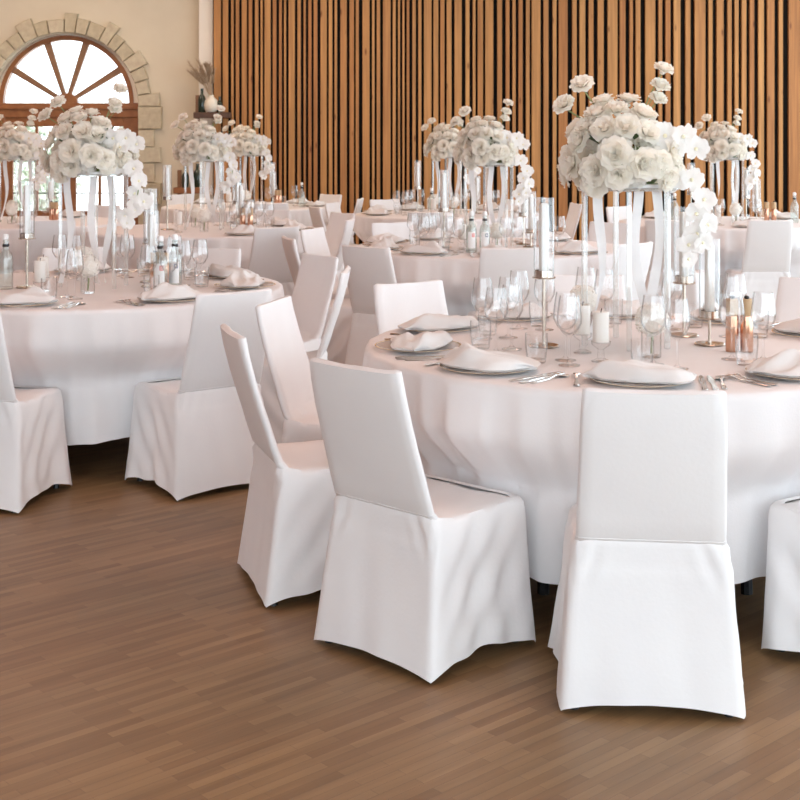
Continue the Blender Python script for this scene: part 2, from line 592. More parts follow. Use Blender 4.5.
vs = [(GX, YD + 0.01, GZ)] + [(GX + 0.84 * cos(pi * i / n), YD + 0.01, GZ + 0.84 * sin(pi * i / n)) for i in range(n + 1)]
struct('pane', MB().add(vs, [(0, i + 1, i + 2) for i in range(n)]).mesh('pane', M['pane'], False), win)

rv = []
for i in range(n + 1):
    a = pi * i / n
    p, q = (GX + 0.884 * cos(a), GZ + 0.884 * sin(a)), (AX + (RO - 0.0005) * cos(a), AZ + (RO - 0.0005) * sin(a))
    rv.append([(p[0], YD - 0.03, p[1]), (q[0], YD - 0.03, q[1]), (q[0], YD + 0.05, q[1]), (p[0], YD + 0.05, p[1])])
struct('reveal', MB().rings(rv, True, True).mesh('reveal', M['plaster_brightened'], False), win)
door = struct('door_1', None)
mb = MB()
mb.box(AX - RO + 0.001, AX + RO - 0.001, YD - 0.06, YD + 0.07, AZ - 0.14, GZ - 0.001, 0.004)
mb.box(AX - RO + 0.001, AX + RO - 0.001, YD - 0.09, YD + 0.07, GZ - 0.085, GZ - 0.035, 0.006)
struct('transom', mb.mesh('transom', M['door_wood'], False), door)
for s_ in (-1, 1):
    xo = AX + s_ * RO
    xi = AX + s_ * (RO - 0.13)
    struct('jamb', MB().box(min(xo, xi) + 0.001, max(xo, xi) - 0.001, YD - 0.05, YD + 0.06, 0, AZ - 0.14, 0.004).mesh('jamb', M['door_wood'], False), door)
    la, lb = AX + s_ * 0.003, xi
    x0, x1 = min(la, lb), max(la, lb)
    z1 = AZ - 0.14
    mb = MB()
    mb.box(x0, x0 + 0.10, YD - 0.03, YD + 0.03, 0.01, z1, 0.004)
    mb.box(x1 - 0.10, x1, YD - 0.03, YD + 0.03, 0.01, z1, 0.004)
    mb.box(x0 + 0.10, x1 - 0.10, YD - 0.03, YD + 0.03, z1 - 0.12, z1, 0.004)
    mb.box(x0 + 0.10, x1 - 0.10, YD - 0.03, YD + 0.03, 0.01, 0.55, 0.004)
    mb.box((x0 + x1) / 2 - 0.018, (x0 + x1) / 2 + 0.018, YD - 0.025, YD + 0.025, 0.55, z1 - 0.12)
    lf = struct('door_leaf', mb.mesh('door_leaf', M['door_wood'], False), door)
    mb = MB()
    for z in (0.78, 1.2):
        mb.box(x0 + 0.1, x1 - 0.1, YD - 0.006, YD + 0.012, z - 0.008, z + 0.008)
    struct('glazing_bar', mb.mesh('door_bars', M['darkmetal'], False), lf)
    struct('pane', MB().box(x0 + 0.1, x1 - 0.1, YD - 0.002, YD + 0.002, 0.55, z1 - 0.12).mesh('pane', M['pane'], False), lf)
    hx = AX + s_ * 0.05
    struct('door_handle', MB().tube([(hx, YD - 0.03, 1.02), (hx, YD - 0.075, 1.02), (hx + s_ * 0.11, YD - 0.075, 1.02)], 0.009).mesh('door_handle', M['darkmetal']), lf)

# outside the arched door: pale terrace, shrubs and a tree
struct('ground', MB().box(-30, 10, YP + 0.6, YP + 40, -0.2, -0.05).mesh('ground', M['paving'], False))


def foliage_mesh(r, n, seed, leaf=0.12):
    rr = random.Random(seed)
    m = MB()
    for _ in range(n):
        d = Vector((rr.gauss(0, 1), rr.gauss(0, 1), rr.gauss(0, 1))).normalized() * r * rr.uniform(0.55, 1.0)
        d.z *= 0.85
        e = Euler((rr.uniform(0, 6), rr.uniform(0, 6), rr.uniform(0, 6))).to_matrix()
        l = leaf * rr.uniform(0.7, 1.3)
        m.add([d + e @ Vector(p) for p in ((0, -l, 0), (l * 0.5, 0, l * 0.12), (0, l, 0), (-l * 0.5, 0, l * 0.12))], [(0, 1, 2, 3)])
    return m


for i, (gx, gy, r, nm, lb) in enumerate([(-6.6, 23.5, 1.0, 'garden_shrub', 'pale leafy shrub seen through the arched door, left of its centre'),
                                        (-4.4, 26.5, 1.3, 'garden_shrub', 'pale leafy shrub seen through the arched door, right of its centre')]):
    t = empty(nm, (gx, gy, -0.05))
    tag(t, lb, 'shrub', 'shrubs outside the arched door')
    link('foliage', foliage_mesh(r, 900, 50 + i).mesh('foliage', M['foliage'], False), t, (0, 0, r * 0.85 + 0.2))
    link('stem', MB().tube([(0, 0, 0), (0.05, 0, r * 0.6), (0, 0.05, r)], [0.06, 0.05, 0.03]).mesh('stem', M['trunk']), t)

# ================================================================ wall shelves in the corner


def wall_shelf(xa, xb, z, label, pegs, mats):
    t = empty('wall_shelf', ((xa + xb) / 2, YW - 0.12, z))
    tag(t, label, 'shelf', 'wooden plank shelves in the corner')
    w = (xb - xa) / 2
    link('plank', MB().box(-w, w, -0.1, 0.1, -0.075, 0.0, 0.006).mesh('plank', M[mats], False), t)
    for p in pegs:
        link('post', MB().box(p - 0.025, p + 0.025, 0.03, 0.08, -0.5, 0.22, 0.004).mesh('post', M['peg_wood'], False), t)
    return t


SW = YW / FPX
zu = EYE + (140 - 112.5) * SW
wall_shelf((196 - 400) * SW, (232 - 400) * SW, zu, 'dark brown plank shelf holding a vase of dried grass in the corner', [-0.2], 'shelf_wood')
zl = EYE + (140 - 187) * SW
wall_shelf((176 - 400) * SW, (205 - 400) * SW, zl, 'orange-brown plank shelf low in the corner behind the white blooms', [-0.13, 0.03], 'door_wood')


def bottle_prof(h, r, rn):
    return [(r * 0.92, 0), (r, 0.01), (r, h * 0.55), (r * 0.8, h * 0.66), (rn, h * 0.76), (rn, h * 0.97), (rn * 1.2, h * 0.97), (rn * 1.2, h)]


for (p, z, h, r, lb) in [(203.5, zu, 0.30, 0.05, 'dark slim bottle left of the dried grass vase on the upper shelf'),
                         (221, zu, 0.20, 0.04, 'short dark bottle right of the dried grass vase on the upper shelf'),
                         (187, zl, 0.26, 0.045, 'dark bottle at the left on the low corner shelf'),
                         (199, zl, 0.30, 0.055, 'dark green bottle at the right on the low corner shelf')]:
    o = link('bottle', MB().lathe(bottle_prof(h, r, r * 0.35), 16).mesh('bottle', M['darkglass']), None, ((p - 400) * SW, YW - 0.13, z + 0.001))
    tag(o, lb, 'bottle', 'dark bottles on the corner shelves')
v = empty('vase_of_dried_grass', ((212.5 - 400) * SW, YW - 0.13, zu + 0.001))
tag(v, 'cream bulb vase with a fan of dried pampas grass on the upper shelf', 'vase')
link('vase', MB().lathe([(0.05, 0), (0.085, 0.03), (0.095, 0.09), (0.08, 0.15), (0.04, 0.19), (0.035, 0.21), (0.042, 0.22), (0.03, 0.215), (0.02, 0.12)], 20).mesh('vase', M['vase']), v)
rr = random.Random(5)
for i in range(16):
    lean = -0.27 + 0.019 * i + rr.uniform(-0.02, 0.02)
    ln = rr.uniform(0.32, 0.48)
    ay = rr.uniform(-0.05, 0.05)
    pts = [Vector((0, 0, 0.17)), Vector((lean * 0.35, ay * 0.4, 0.17 + ln * 0.5)), Vector((lean, ay, 0.17 + ln * 0.98))]
    m_ = MB().tube(pts, [0.004, 0.004, 0.003], 5)
    for q in range(90):
        t = rr.uniform(0.45, 1.05)
        b0 = pts[1].lerp(pts[2], (t - 0.45) / 0.55)
        dd = (pts[2] - pts[1]).normalized() * 0.06 + Vector((rr.uniform(-1, 1), rr.uniform(-1, 1), rr.uniform(-0.3, 0.6))) * 0.035
        sd = Vector((rr.uniform(-1, 1), rr.uniform(-1, 1), 0)).normalized() * 0.006
        m_.add([b0 - sd, b0 + dd, b0 + sd], [(0, 1, 2)])
    link('grass_stalk', m_.mesh('grass_stalk', M['pampas'], False), v)


# ================================================================ TABLES
TZ = 0.762           # top of the cloth
TR = 0.93
TABLES = {
    'A': dict(c=(0.80, 4.70), name='front right table'),
    'B': dict(c=(-1.50, 6.55), name='front left table'),
    'C': dict(c=(0.60, 9.00), name='middle table'),
    'D': dict(c=(-1.57, 10.75), name='left middle table'),
    'E': dict(c=(2.85, 11.75), name='rear right table'),
    'F': dict(c=(0.48, 13.05), name='rear centre table'),
    'G': dict(c=(-3.35, 11.75), name='far left table'),
    'H': dict(c=(-1.66, 14.55), name='rear left table'),
}

# chairs: table, position of the top of the back, label
CH = [
    ('A', 0.640, 3.375, 'nearest white-covered chair, seen square from behind at the front right table'),
    ('A', -0.125, 3.745, 'white-covered chair turned three quarters, left of the nearest chair'),
    ('A', -0.548, 4.42, 'white-covered chair in profile with pinkish shaded back, left of the front right table'),
    ('A', -0.49, 5.24, 'white-covered chair with curved pale back behind the profile chair'),
    ('A', 0.04, 5.90, 'low square white chair back behind the napkins of the front right table'),
    ('A', 0.86, 6.22, 'pinkish chair back behind the front right table under its flower stand'),
    ('A', 1.88, 6.03, 'grey shaded chair back at the right edge behind the copper mills'),
    ('A', 1.53, 3.60, 'bluish white chair skirt cut off by the right edge of the photo'),
    ('B', -0.69, 5.56, 'white-covered chair seen from behind at the right front of the left table'),
    ('B', -1.745, 5.27, 'white-covered chair cut off by the left edge at the front left table'),
    ('B', -0.27, 6.50, 'thin white edge-on chair back leaning right, between the two front tables'),
    ('B', -0.44, 7.30, 'pinkish grey chair back leaning right behind the edge-on white chair'),
    ('B', -1.09, 7.78, 'pale pink low chair back behind the bottles of the front left table'),
    ('B', -1.90, 7.80, 'grey white chair back behind the flower stand of the front left table'),
    ('C', 0.645, 7.80, 'grey chair back in front of the middle table, right of centre'),
    ('C', -0.20, 7.93, 'pinkish grey chair seen from behind, front left of the middle table'),
    ('C', -0.715, 8.62, 'beige chair back in profile, left of the middle table'),
    ('C', -0.62, 9.50, 'small pale chair back leaning left beside the beige profile chair'),
    ('C', -0.06, 10.20, 'white low chair back behind the left napkins of the middle table'),
    ('C', 1.43, 8.15, 'white chair seen from behind through the clear legs of the nearest flower stand'),
    ('C', 1.60, 10.20, 'pinkish chair back at the far right of the middle table'),
    ('D', -0.89, 9.66, 'large bluish white chair back at the front right of the left middle table'),
    ('D', -0.40, 10.60, 'narrow white chair back leaning right beside the left middle table'),
    ('D', -0.50, 11.55, 'tall pinkish chair back leaning right beyond the narrow white chair'),
    ('D', -1.15, 12.05, 'wide low beige chair back behind the left middle table'),
    ('E', 2.91, 10.52, 'white chair seen from behind in front of the rear right table'),
    ('E', 2.10, 10.55, 'wide pinkish chair back right of the clear flower stand legs'),
    ('E', 2.07, 12.65, 'white chair back seen between the clear legs of the nearest flower stand'),
    ('E', 3.95, 12.50, 'pale chair back at the right edge beside the rear right table'),
    ('F', 0.24, 11.72, 'lavender chair back in front of the rear centre table'),
    ('F', -0.80, 12.60, 'beige chair back leaning left at the left of the rear centre table'),
    ('F', -0.68, 13.45, 'pinkish white chair back leaning left beyond the beige one'),
    ('F', -0.16, 14.15, 'white chair back behind the left napkins of the rear centre table'),
    ('F', 1.22, 14.15, 'bluish chair back beyond the orchids of the middle table'),
    ('F', 1.74, 13.25, 'white chair back in half profile alone before the slats, right of the tall candle'),
    ('G', -2.74, 10.55, 'lavender chair back at the right front of the far left table'),
    ('G', -2.85, 12.90, 'pale chair back behind the right side of the far left table'),
    ('G', -3.75, 10.50, 'pale chair back at the left edge before the far left table'),
    ('H', -1.29, 13.35, 'lavender grey chair back in front of the rear left table'),
    ('H', -0.43, 14.40, 'thin edge-on chair back against the slats right of the rear left table'),
    ('H', -0.80, 15.45, 'small pale chair back against the slats behind the rear left table'),
    ('H', -2.55, 15.45, 'small pale chair back below the low corner shelf'),
]
FACE = {  # chairs not facing their table exactly: angle of the facing direction in degrees
    0: 83.5, 1: 47, 2: 18, 3: -15, 8: 127,
}
TOPY = 0.318
chairs = []
for i, (tb, cx_, cy_, lb) in enumerate(CH):
    c = TABLES[tb]['c']
    a = atan2(c[1] - cy_, c[0] - cx_)
    if i in FACE:
        a = math.radians(FACE[i])
    d = (cos(a), sin(a))
    ox, oy = cx_ + d[0] * TOPY, cy_ + d[1] * TOPY
    chairs.append(dict(t=tb, o=(ox, oy), rz=a - pi / 2, d=d, label=lb))


# ---- chair mesh
PROF = [(-0.327, 0.852, 0.163), (-0.323, 0.848, 0.169), (-0.312, 0.79, 0.173), (-0.291, 0.71, 0.176), (-0.268, 0.635, 0.178), (-0.245, 0.565, 0.181),
        (-0.225, 0.500, 0.183), (-0.207, 0.447, 0.184), (-0.182, 0.419, 0.187), (-0.137, 0.408, 0.190), (-0.05, 0.407, 0.191), (0.06, 0.410, 0.191),
        (0.14, 0.411, 0.190), (0.178, 0.404, 0.188), (0.191, 0.390, 0.184)]


def shell(i0, i1, th, seed=0):
    rr_ = random.Random(seed)
    ph = rr_.uniform(0, 6)
    rings = []
    for i in range(i0, i1 + 1):
        y, z, w = PROF[i]
        p0 = PROF[max(i - 1, 0)]
        p1 = PROF[min(i + 1, len(PROF) - 1)]
        ty, tz = p1[0] - p0[0], p1[1] - p0[1]
        L = hypot(ty, tz)
        ny, nz = -tz / L, ty / L            # towards the sitter
        t = th
        if i == 0:
            t = th * 0.35
        if i == len(PROF) - 1:
            t = th * 0.4
        back = max(0.0, min(1.0, (z - 0.44) / 0.2))
        ring = []
        K = 12
        for k in range(K + 1):
            u = -1 + 2 * k / K
            dip = 0.008 * (1 - u * u) * back + 0.006 * (1 - back) * (1 - u * u)
            wob = 0.0018 * sin(7 * u + ph + z * 9) + 0.0022 * sin(19 * u * (0.5 + abs(u)) + 30 * z + ph) * math.exp(-((z - 0.48) / 0.05) ** 2)
            o = t / 2 - dip + wob
            ring.append((u * w, y + ny * o, z + nz * o))
        ring.append((w + t * 0.38, y + ny * t * 0.2, z + nz * t * 0.2))
        ring.append((w + t * 0.38, y - ny * t * 0.2, z - nz * t * 0.2))
        for k in range(K + 1):
            u = 1 - 2 * k / K
            dip = 0.008 * (1 - u * u) * back
            o = -t / 2 - dip
            ring.append((u * w, y + ny * o, z + nz * o))
        ring.append((-w - t * 0.38, y - ny * t * 0.2, z - nz * t * 0.2))
        ring.append((-w - t * 0.38, y + ny * t * 0.2, z + nz * t * 0.2))
        rings.append(ring)
    return MB().rings(rings, True, True)


def skirt(seed):
    rr_ = random.Random(seed)
    n = 144
    rows = 19
    ph = [rr_.uniform(0, 6.28) for _ in range(8)]
    rings = []
    for j in range(rows + 1):
        t = j / rows
        if j == 0:
            hx, yb, yf, zz = 0.176, -0.172, 0.175, 0.4185
        else:
            e = t ** 0.85
            hx = 0.207 + 0.031 * e
            yb = -0.207 - 0.058 * t
            yf = 0.206 - 0.026 * t
            zz = 0.445 - 0.437 * t
            if j == 1:
                hx, yb, yf, zz = 0.197, -0.194, 0.195, 0.4195
            elif j == 2:
                hx, yb, yf, zz = 0.206, -0.207, 0.203, 0.406
            elif j == 3:
                hx, yb, yf, zz = 0.209, -0.213, 0.206, 0.383
            else:
                zz = 0.383 - 0.379 * (j - 3) / (rows - 3)
        r = 0.034 - 0.014 * t
        ring = []
        W, D_ = 2 * hx, yf - yb
        per = 2 * (W + D_)
        for k in range(n):
            s = k / n * per
            # walk: rear (x from -hx to hx at yb), right, front, left
            if s < W:
                q = s / W
                xx, yy, nx, ny, side = -hx + s, yb, 0, -1, 0
            elif s < W + D_:
                q = (s - W) / D_
                xx, yy, nx, ny, side = hx, yb + (s - W), 1, 0, 1
            elif s < 2 * W + D_:
                q = (s - W - D_) / W
                xx, yy, nx, ny, side = hx - (s - W - D_), yf, 0, 1, 2
            else:
                q = (s - 2 * W - D_) / D_
                xx, yy, nx, ny, side = -hx, yf - (s - 2 * W - D_), -1, 0, 3
            # round the corners
            dx = max(abs(xx) - (hx - r), 0)
            dyb = max((yb + r) - yy, 0)
            dyf = max(yy - (yf - r), 0)
            dy = max(dyb, dyf)
            if dx > 0 and dy > 0:
                L = hypot(dx, dy)
                f_ = r / max(L, 1e-6)
                sx = 1 if xx > 0 else -1
                xx = sx * (hx - r + dx * f_)
                yy = (yb + r - dy * f_) if dyb > 0 else (yf - r + dy * f_)
            mid = max(0.0, 4 * q * (1 - q))
            rearness = 1.0 if side == 0 else 0.0
            amp = (0.0035 if side == 0 else 0.012) * mid
            fold = sin(q * 13 + ph[side]) * 0.6 + sin(q * 23 + ph[side + 4] - 3.0 * t) * 0.4
            off = amp * fold * t ** 0.8
            # stretched hollow between the corners; flare near the front feet
            off -= (0.006 if side == 0 else 0.010) * mid * sin(pi * min(1, t * 1.1)) ** 2
            if side == 0:
                # pulls running down from the two top corners of the rear panel
                for cq in (0.06, 0.94):
                    off += 0.006 * math.exp(-((q - cq) / 0.16) ** 2) * sin(46 * abs(q - cq) + 22 * t + ph[4]) * math.exp(-((t - 0.16) / 0.10) ** 2)
            if side in (1, 3):
                qq = q if side == 1 else 1 - q
                off += 0.016 * math.exp(-((qq - 0.86) / 0.09) ** 2) * t
                # diagonal tension wrinkles
                off += 0.007 * mid * sin(26 * (qq * 0.8 + t * 0.6) + ph[side]) * sin(pi * t)
            hem = (0.026 if side == 0 else 0.040) * mid ** 0.7 + (0.006 * sin(q * 15 + ph[side]) * mid if side else 0)
            z2 = zz + hem * t ** 6
            fr = max(0.0, min(1.0, (yy + 0.08) / 0.26))
            xx *= 1 + 0.11 * t * t * fr * fr
            if j <= 2:
                rk = max(0.0, min(1.0, (-0.12 - yy) / 0.06))
                z2 += (0.016, 0.016, 0.012)[j] * rk
                yy -= (0.016, 0.018, 0.010)[j] * rk
            ring.append((xx + nx * off, yy + ny * off, z2))
        rings.append(ring)
    # turned-in hem
    last = rings[-1]
    rings.append([(p[0] * 0.985, p[1] * 0.985, p[2] + 0.006) for p in last])
    return MB().rings(rings)


def chair_proto(seed):
    t = empty('banquet_chair')
    b = link('backrest', shell(0, 8, 0.024, seed).mesh('backrest', M['cover'], True, 60), t)
    s = link('seat', shell(7, len(PROF) - 1, 0.0265, seed + 9).mesh('seat', M['cover'], True, 60), t)
    k = link('skirt', skirt(seed).mesh('skirt', M['cover'], True, 60), t)
    for sx in (-1, 1):
        for (y0, y1) in ((-0.16, -0.228), (0.15, 0.150)):
            link('leg', MB().tube([(sx * 0.17, y0, 0.385), (sx * 0.198, y1, 0.02), (sx * 0.198, y1, 0.0)], [0.011, 0.011, 0.013]).mesh('leg', M['darkmetal']), t)
    return t


protos = [chair_proto(s) for s in (11, 23, 37)]
used = [False] * 3
for i, c in enumerate(chairs):
    p = i % 3
    if used[p]:
        o = copy_tree(protos[p])
    else:
        o = protos[p]
        used[p] = True
    o.location = (c['o'][0], c['o'][1], 0)
    o.rotation_euler = (0, 0, c['rz'])
    tag(o, c['label'], 'chair', 'white-covered banquet chairs at the ' + TABLES[c['t']]['name'])

# ---- tables and cloths
table_proto = None


def table_obj(key):
    global table_proto
    c = TABLES[key]['c']
    if table_proto is None:
        t = empty('round_table')
        link('tabletop', MB().lathe([(0.86, 0.72), (0.9, 0.725), (0.9, 0.75), (0.89, 0.755)], 64).mesh('tabletop', M['table_wood']), t)
        for k in range(4):
            a = pi / 4 + k * pi / 2
            link('leg', MB().tube([(0.45 * cos(a), 0.45 * sin(a), 0.72), (0.47 * cos(a), 0.47 * sin(a), 0.0)], 0.02).mesh('leg', M['darkmetal']), t)
        table_proto = t
    else:
        t = copy_tree(table_proto)
    t.location = (c[0], c[1], 0)
    tag(t, 'round banquet table hidden under the white cloth of the ' + TABLES[key]['name'], 'table', 'round banquet tables')


def cloth(key):
    c = TABLES[key]['c']
    rr_ = random.Random(ord(key) * 7)
    cs = [q for q in chairs if hypot(q['o'][0] - c[0], q['o'][1] - c[1]) < 1.9]
    n = 560
    ph = [rr_.uniform(0, 6.28) for _ in range(6)]
    HEM = 0.165

    def limit(th):
        """nearest radius at which a chair is met along this ray"""
        best = 9
        dx, dy = cos(th), sin(th)
        for q in cs:
            ox, oy = c[0] - q['o'][0], c[1] - q['o'][1]
            f = q['d']
            r_ = (f[1], -f[0])
            lx, ly = ox * r_[0] + oy * r_[1], ox * f[0] + oy * f[1]
            ddx, ddy = dx * r_[0] + dy * r_[1], dx * f[0] + dy * f[1]
            t0, t1 = 0.0, 9.0
            for p, v, lo, hi in ((lx, ddx, -0.235, 0.235), (ly, ddy, -0.36, 0.212)):
                if abs(v) < 1e-9:
                    if p < lo or p > hi:
                        t0, t1 = 1, 0
                    continue
                a_, b_ = (lo - p) / v, (hi - p) / v
                if a_ > b_:
                    a_, b_ = b_, a_
                t0, t1 = max(t0, a_), min(t1, b_)
            if t0 < t1:
                best = min(best, t0)
        return best

    lim = [limit(2 * pi * k / n) for k in range(n)]
    # let the push spread a little around each chair
    spread = []
    raw = []
    for k in range(n):
        raw.append(min(min(lim[(k + j) % n] for j in range(-14, 15)), 0.95))
    for k in range(n):
        spread.append(sum(raw[(k + j) % n] * (15 - abs(j)) for j in range(-14, 15)) / 225.0)
    rings = []
    for r, z in ((0.02, 0), (0.3, 0), (0.6, 0), (0.85, 0), (0.905, -0.0008)):
        rings.append([(r * cos(2 * pi * k / n), r * sin(2 * pi * k / n), TZ + z) for k in range(n)])
    rows = 22
    for j in range(rows + 1):
        t = j / rows
        ring = []
        for k in range(n):
            th = 2 * pi * k / n
            g1 = th * 26 + ph[0] + 1.3 * sin(3 * th + ph[4]) + 0.7 * sin(7 * th + ph[5])
            g2 = th * 41 + ph[1] + 1.6 * sin(4 * th + ph[2])
            f = 0.85 * ((0.5 + 0.5 * sin(g1)) ** 1.8 - 0.4) * (0.75 + 0.25 * sin(2 * th + ph[5])) + 0.55 * ((0.5 + 0.5 * sin(g2)) ** 2.2 - 0.35) * (0.65 + 0.35 * sin(3 * th + ph[3])) + 0.25 * sin(9 * th + ph[2])
            zz = TZ - 0.006 - (TZ - 0.006 - HEM) * t ** 1.15 if j else TZ - 0.006
            r = 0.920 + 0.008 * (1 - math.exp(-t * 8)) + 0.014 * t
            r += 0.042 * f * (0.12 + 0.88 * min(1, t * 2.2))
            zz += 0.012 * sin(5 * th + ph[5]) * t - 0.006 * f * t
            if zz < 0.61:
                L = spread[k] - 0.004
                if L < r:
                    w = min(1, (0.61 - zz) / 0.175)
                    w = w * w * (3 - 2 * w) * 0.5 + w * 0.5
                    squeeze = L - 0.030 * (0.5 - 0.5 * f) * w
                    r = r * (1 - w) + max(squeeze, 0.55) * w
            ring.append((r * cos(th), r * sin(th), zz))
        rings.append(ring)
    m = MB().rings(rings, True, False)
    m.f[-1:] = [tuple(reversed(m.f[-1]))]
    o = link('tablecloth', m.mesh('tablecloth', M['cloth'], True, 70), None, (c[0], c[1], 0))
    tag(o, 'long white cloth draped in folds over the ' + TABLES[key]['name'], 'tablecloth', 'white round tablecloths')


for k in TABLES:
    table_obj(k)
    cloth(k)

# ================================================================ TABLEWARE MESHES
ME = {}
ME['wine'] = MB().lathe([(0.034, 0.0), (0.035, 0.003), (0.012, 0.007), (0.0042, 0.016), (0.0038, 0.085), (0.008, 0.094), (0.026, 0.108), (0.040, 0.135),
                         (0.0405, 0.155), (0.036, 0.19), (0.031, 0.222), (0.0298, 0.222), (0.0345, 0.19), (0.039, 0.155), (0.0385, 0.136), (0.025, 0.111), (0.004, 0.099)], 24).mesh('wine_glass', M['glass'])
ME['tumbler'] = MB().lathe([(0.028, 0.0), (0.031, 0.004), (0.037, 0.06), (0.0365, 0.095), (0.0352, 0.095), (0.0355, 0.06), (0.0295, 0.012), (0.004, 0.012)], 24).mesh('tumbler', M['glass'])
ME['charger'] = MB().lathe([(0.09, 0.0), (0.10, 0.002), (0.145, 0.012), (0.145, 0.014), (0.10, 0.006), (0.02, 0.005)], 40).mesh('charger', M['charger'])
ME['rim'] = MB().lathe([(0.144, 0.0115), (0.149, 0.0130), (0.150, 0.0145), (0.145, 0.0146), (0.144, 0.0115)], 40, cap0=False, cap1=False).mesh('rim', M['gold'])


def outline_solid(pts, th, bend):
    """flat outline (x along the handle) given thickness and bent in z"""
    m = MB()
    n = len(pts)
    top = [(x, y, bend(x) + th) for x, y in pts]
    bot = [(x, y, bend(x)) for x, y in pts]
    return m.rings([bot, top], True, True)


def strip(ws, th, bend):
    m = MB()
    rs_ = []
    for x, w in ws:
        z = bend(x)
        rs_.append([(x, -w, z), (x, w, z), (x, w * 0.8, z + th), (x, -w * 0.8, z + th)])
    return m.rings(rs_, True, True)


def fork_mesh():
    bend = lambda x: 0.001 + 0.010 * math.exp(-((x - 0.055) / 0.03) ** 2) + 0.002 * (1 if x < 0 else 0)
    m = strip([(-0.10, 0.004), (-0.095, 0.0095), (-0.07, 0.0085), (-0.02, 0.005), (0.02, 0.0035), (0.045, 0.0045), (0.052, 0.012), (0.062, 0.0125)], 0.0025, bend)
    for k in range(4):
        y = -0.0098 + k * 0.00653
        s_ = MB()
        rs_ = []
        for x, w in ((0.058, 0.0021), (0.085, 0.0017), (0.105, 0.0008)):
            z = bend(x)
            rs_.append([(x, y - w, z), (x, y + w, z), (x, y + w, z + 0.002), (x, y - w, z + 0.002)])
        m.rings(rs_, True, True)
    return m.mesh('fork', M['silver'], True, 40)


def knife_mesh():
    b = lambda x: 0.0012
    m = strip([(-0.115, 0.005), (-0.11, 0.009), (-0.06, 0.0078), (-0.005, 0.0055), (0.0, 0.0075), (0.03, 0.010), (0.08, 0.0095), (0.105, 0.006), (0.115, 0.001)], 0.0028, b)
    return m.mesh('knife', M['silver'], True, 40)


def spoon_mesh():
    bend = lambda x: 0.001 + 0.008 * math.exp(-((x - 0.03) / 0.025) ** 2)
    m = strip([(-0.09, 0.004), (-0.085, 0.008), (-0.06, 0.007), (-0.01, 0.004), (0.025, 0.003), (0.035, 0.007), (0.045, 0.013), (0.06, 0.0165), (0.075, 0.0145), (0.085, 0.008), (0.089, 0.002)], 0.0025, bend)
    return m.mesh('spoon', M['silver'], True, 40)


ME['fork'] = fork_mesh()
ME['knife'] = knife_mesh()
ME['spoon'] = spoon_mesh()


def napkin_mesh(seed):
    rr_ = random.Random(seed)
    ph = [rr_.uniform(0, 6.28) for _ in range(8)]
    nu, nv = 36, 26
    m = MB()

    def outline(u):
        # half width along the long axis: pointed at one end, fanned at the other
        x = -1 + 2 * u
        w = 0.050 + 0.040 * (1 - abs(x) ** 2.2) + 0.022 * math.exp(-((x - 0.55) / 0.3) ** 2)
        w *= min(1, (1 - abs(x)) * 5 + 0.12)
        return x * 0.145, w

    def topz(u, v):
        X, w = outline(u)
        y = -1 + 2 * v
        dome = (1 - abs(y) ** 2.6) * (1 - abs(-1 + 2 * u) ** 3.0)
        ridges = 0.5 + 0.5 * sin(3.4 * y + 4.0 * u + ph[0] + 1.3 * sin(5 * u + ph[1]))
        ridges2 = 0.5 + 0.5 * sin(9 * y - 7.0 * u + ph[2] + sin(4 * u + ph[3]))
        h = 0.006 + dome * (0.010 + 0.034 * ridges ** 2 + 0.016 * ridges2 ** 1.5 + 0.012 * math.exp(-((u - 0.42) / 0.12) ** 2))
        return (X + 0.008 * sin(5 * y + ph[4]), w * y + 0.012 * sin(4.5 * u + ph[5]), h)

    top = [[topz(i / nu, j / nv) for i in range(nu + 1)] for j in range(nv + 1)]
    vs = [p for r in top for p in r]
    nn = len(vs)
    bot = [(p[0] * 0.96, p[1] * 0.96, 0.0) for p in vs]
    fs = []
    q = nu + 1
    for j in range(nv):
        for i in range(nu):
            a = j * q + i
            fs.append((a, a + 1, a + q + 1, a + q))
            fs.append((nn + a, nn + a + q, nn + a + q + 1, nn + a + 1))
    for i in range(nu):
        fs.append((i, nn + i, nn + i + 1, i + 1))
        a = nv * q + i
        fs.append((a, a + 1, nn + a + 1, nn + a))
    for j in range(nv):
        a = j * q
        fs.append((a, a + q, nn + a + q, nn + a))
        a = j * q + nu
        fs.append((a, nn + a, nn + a + q, a + q))
    m.add(vs + bot, fs)
    return m.mesh('napkin', M['napkin'], True, 60)


NAP = [napkin_mesh(s) for s in (1, 5, 8, 13)]

# candle stick parts per stem height
ME['taper'] = MB().lathe([(0.017, 0.0), (0.017, 0.245), (0.012, 0.252), (0.004, 0.254)], 16).mesh('taper', M['wax'])
ME['wick'] = MB().tube([(0, 0, 0), (0.001, 0, 0.006), (0.003, 0, 0.014)], 0.0014, 6).mesh('wick', M['wick'])
ME['tube'] = MB().lathe([(0.036, 0.0), (0.036, 0.275), (0.0345, 0.275), (0.0345, 0.0)], 28, cap0=False, cap1=False).mesh('tube', M['glass'])


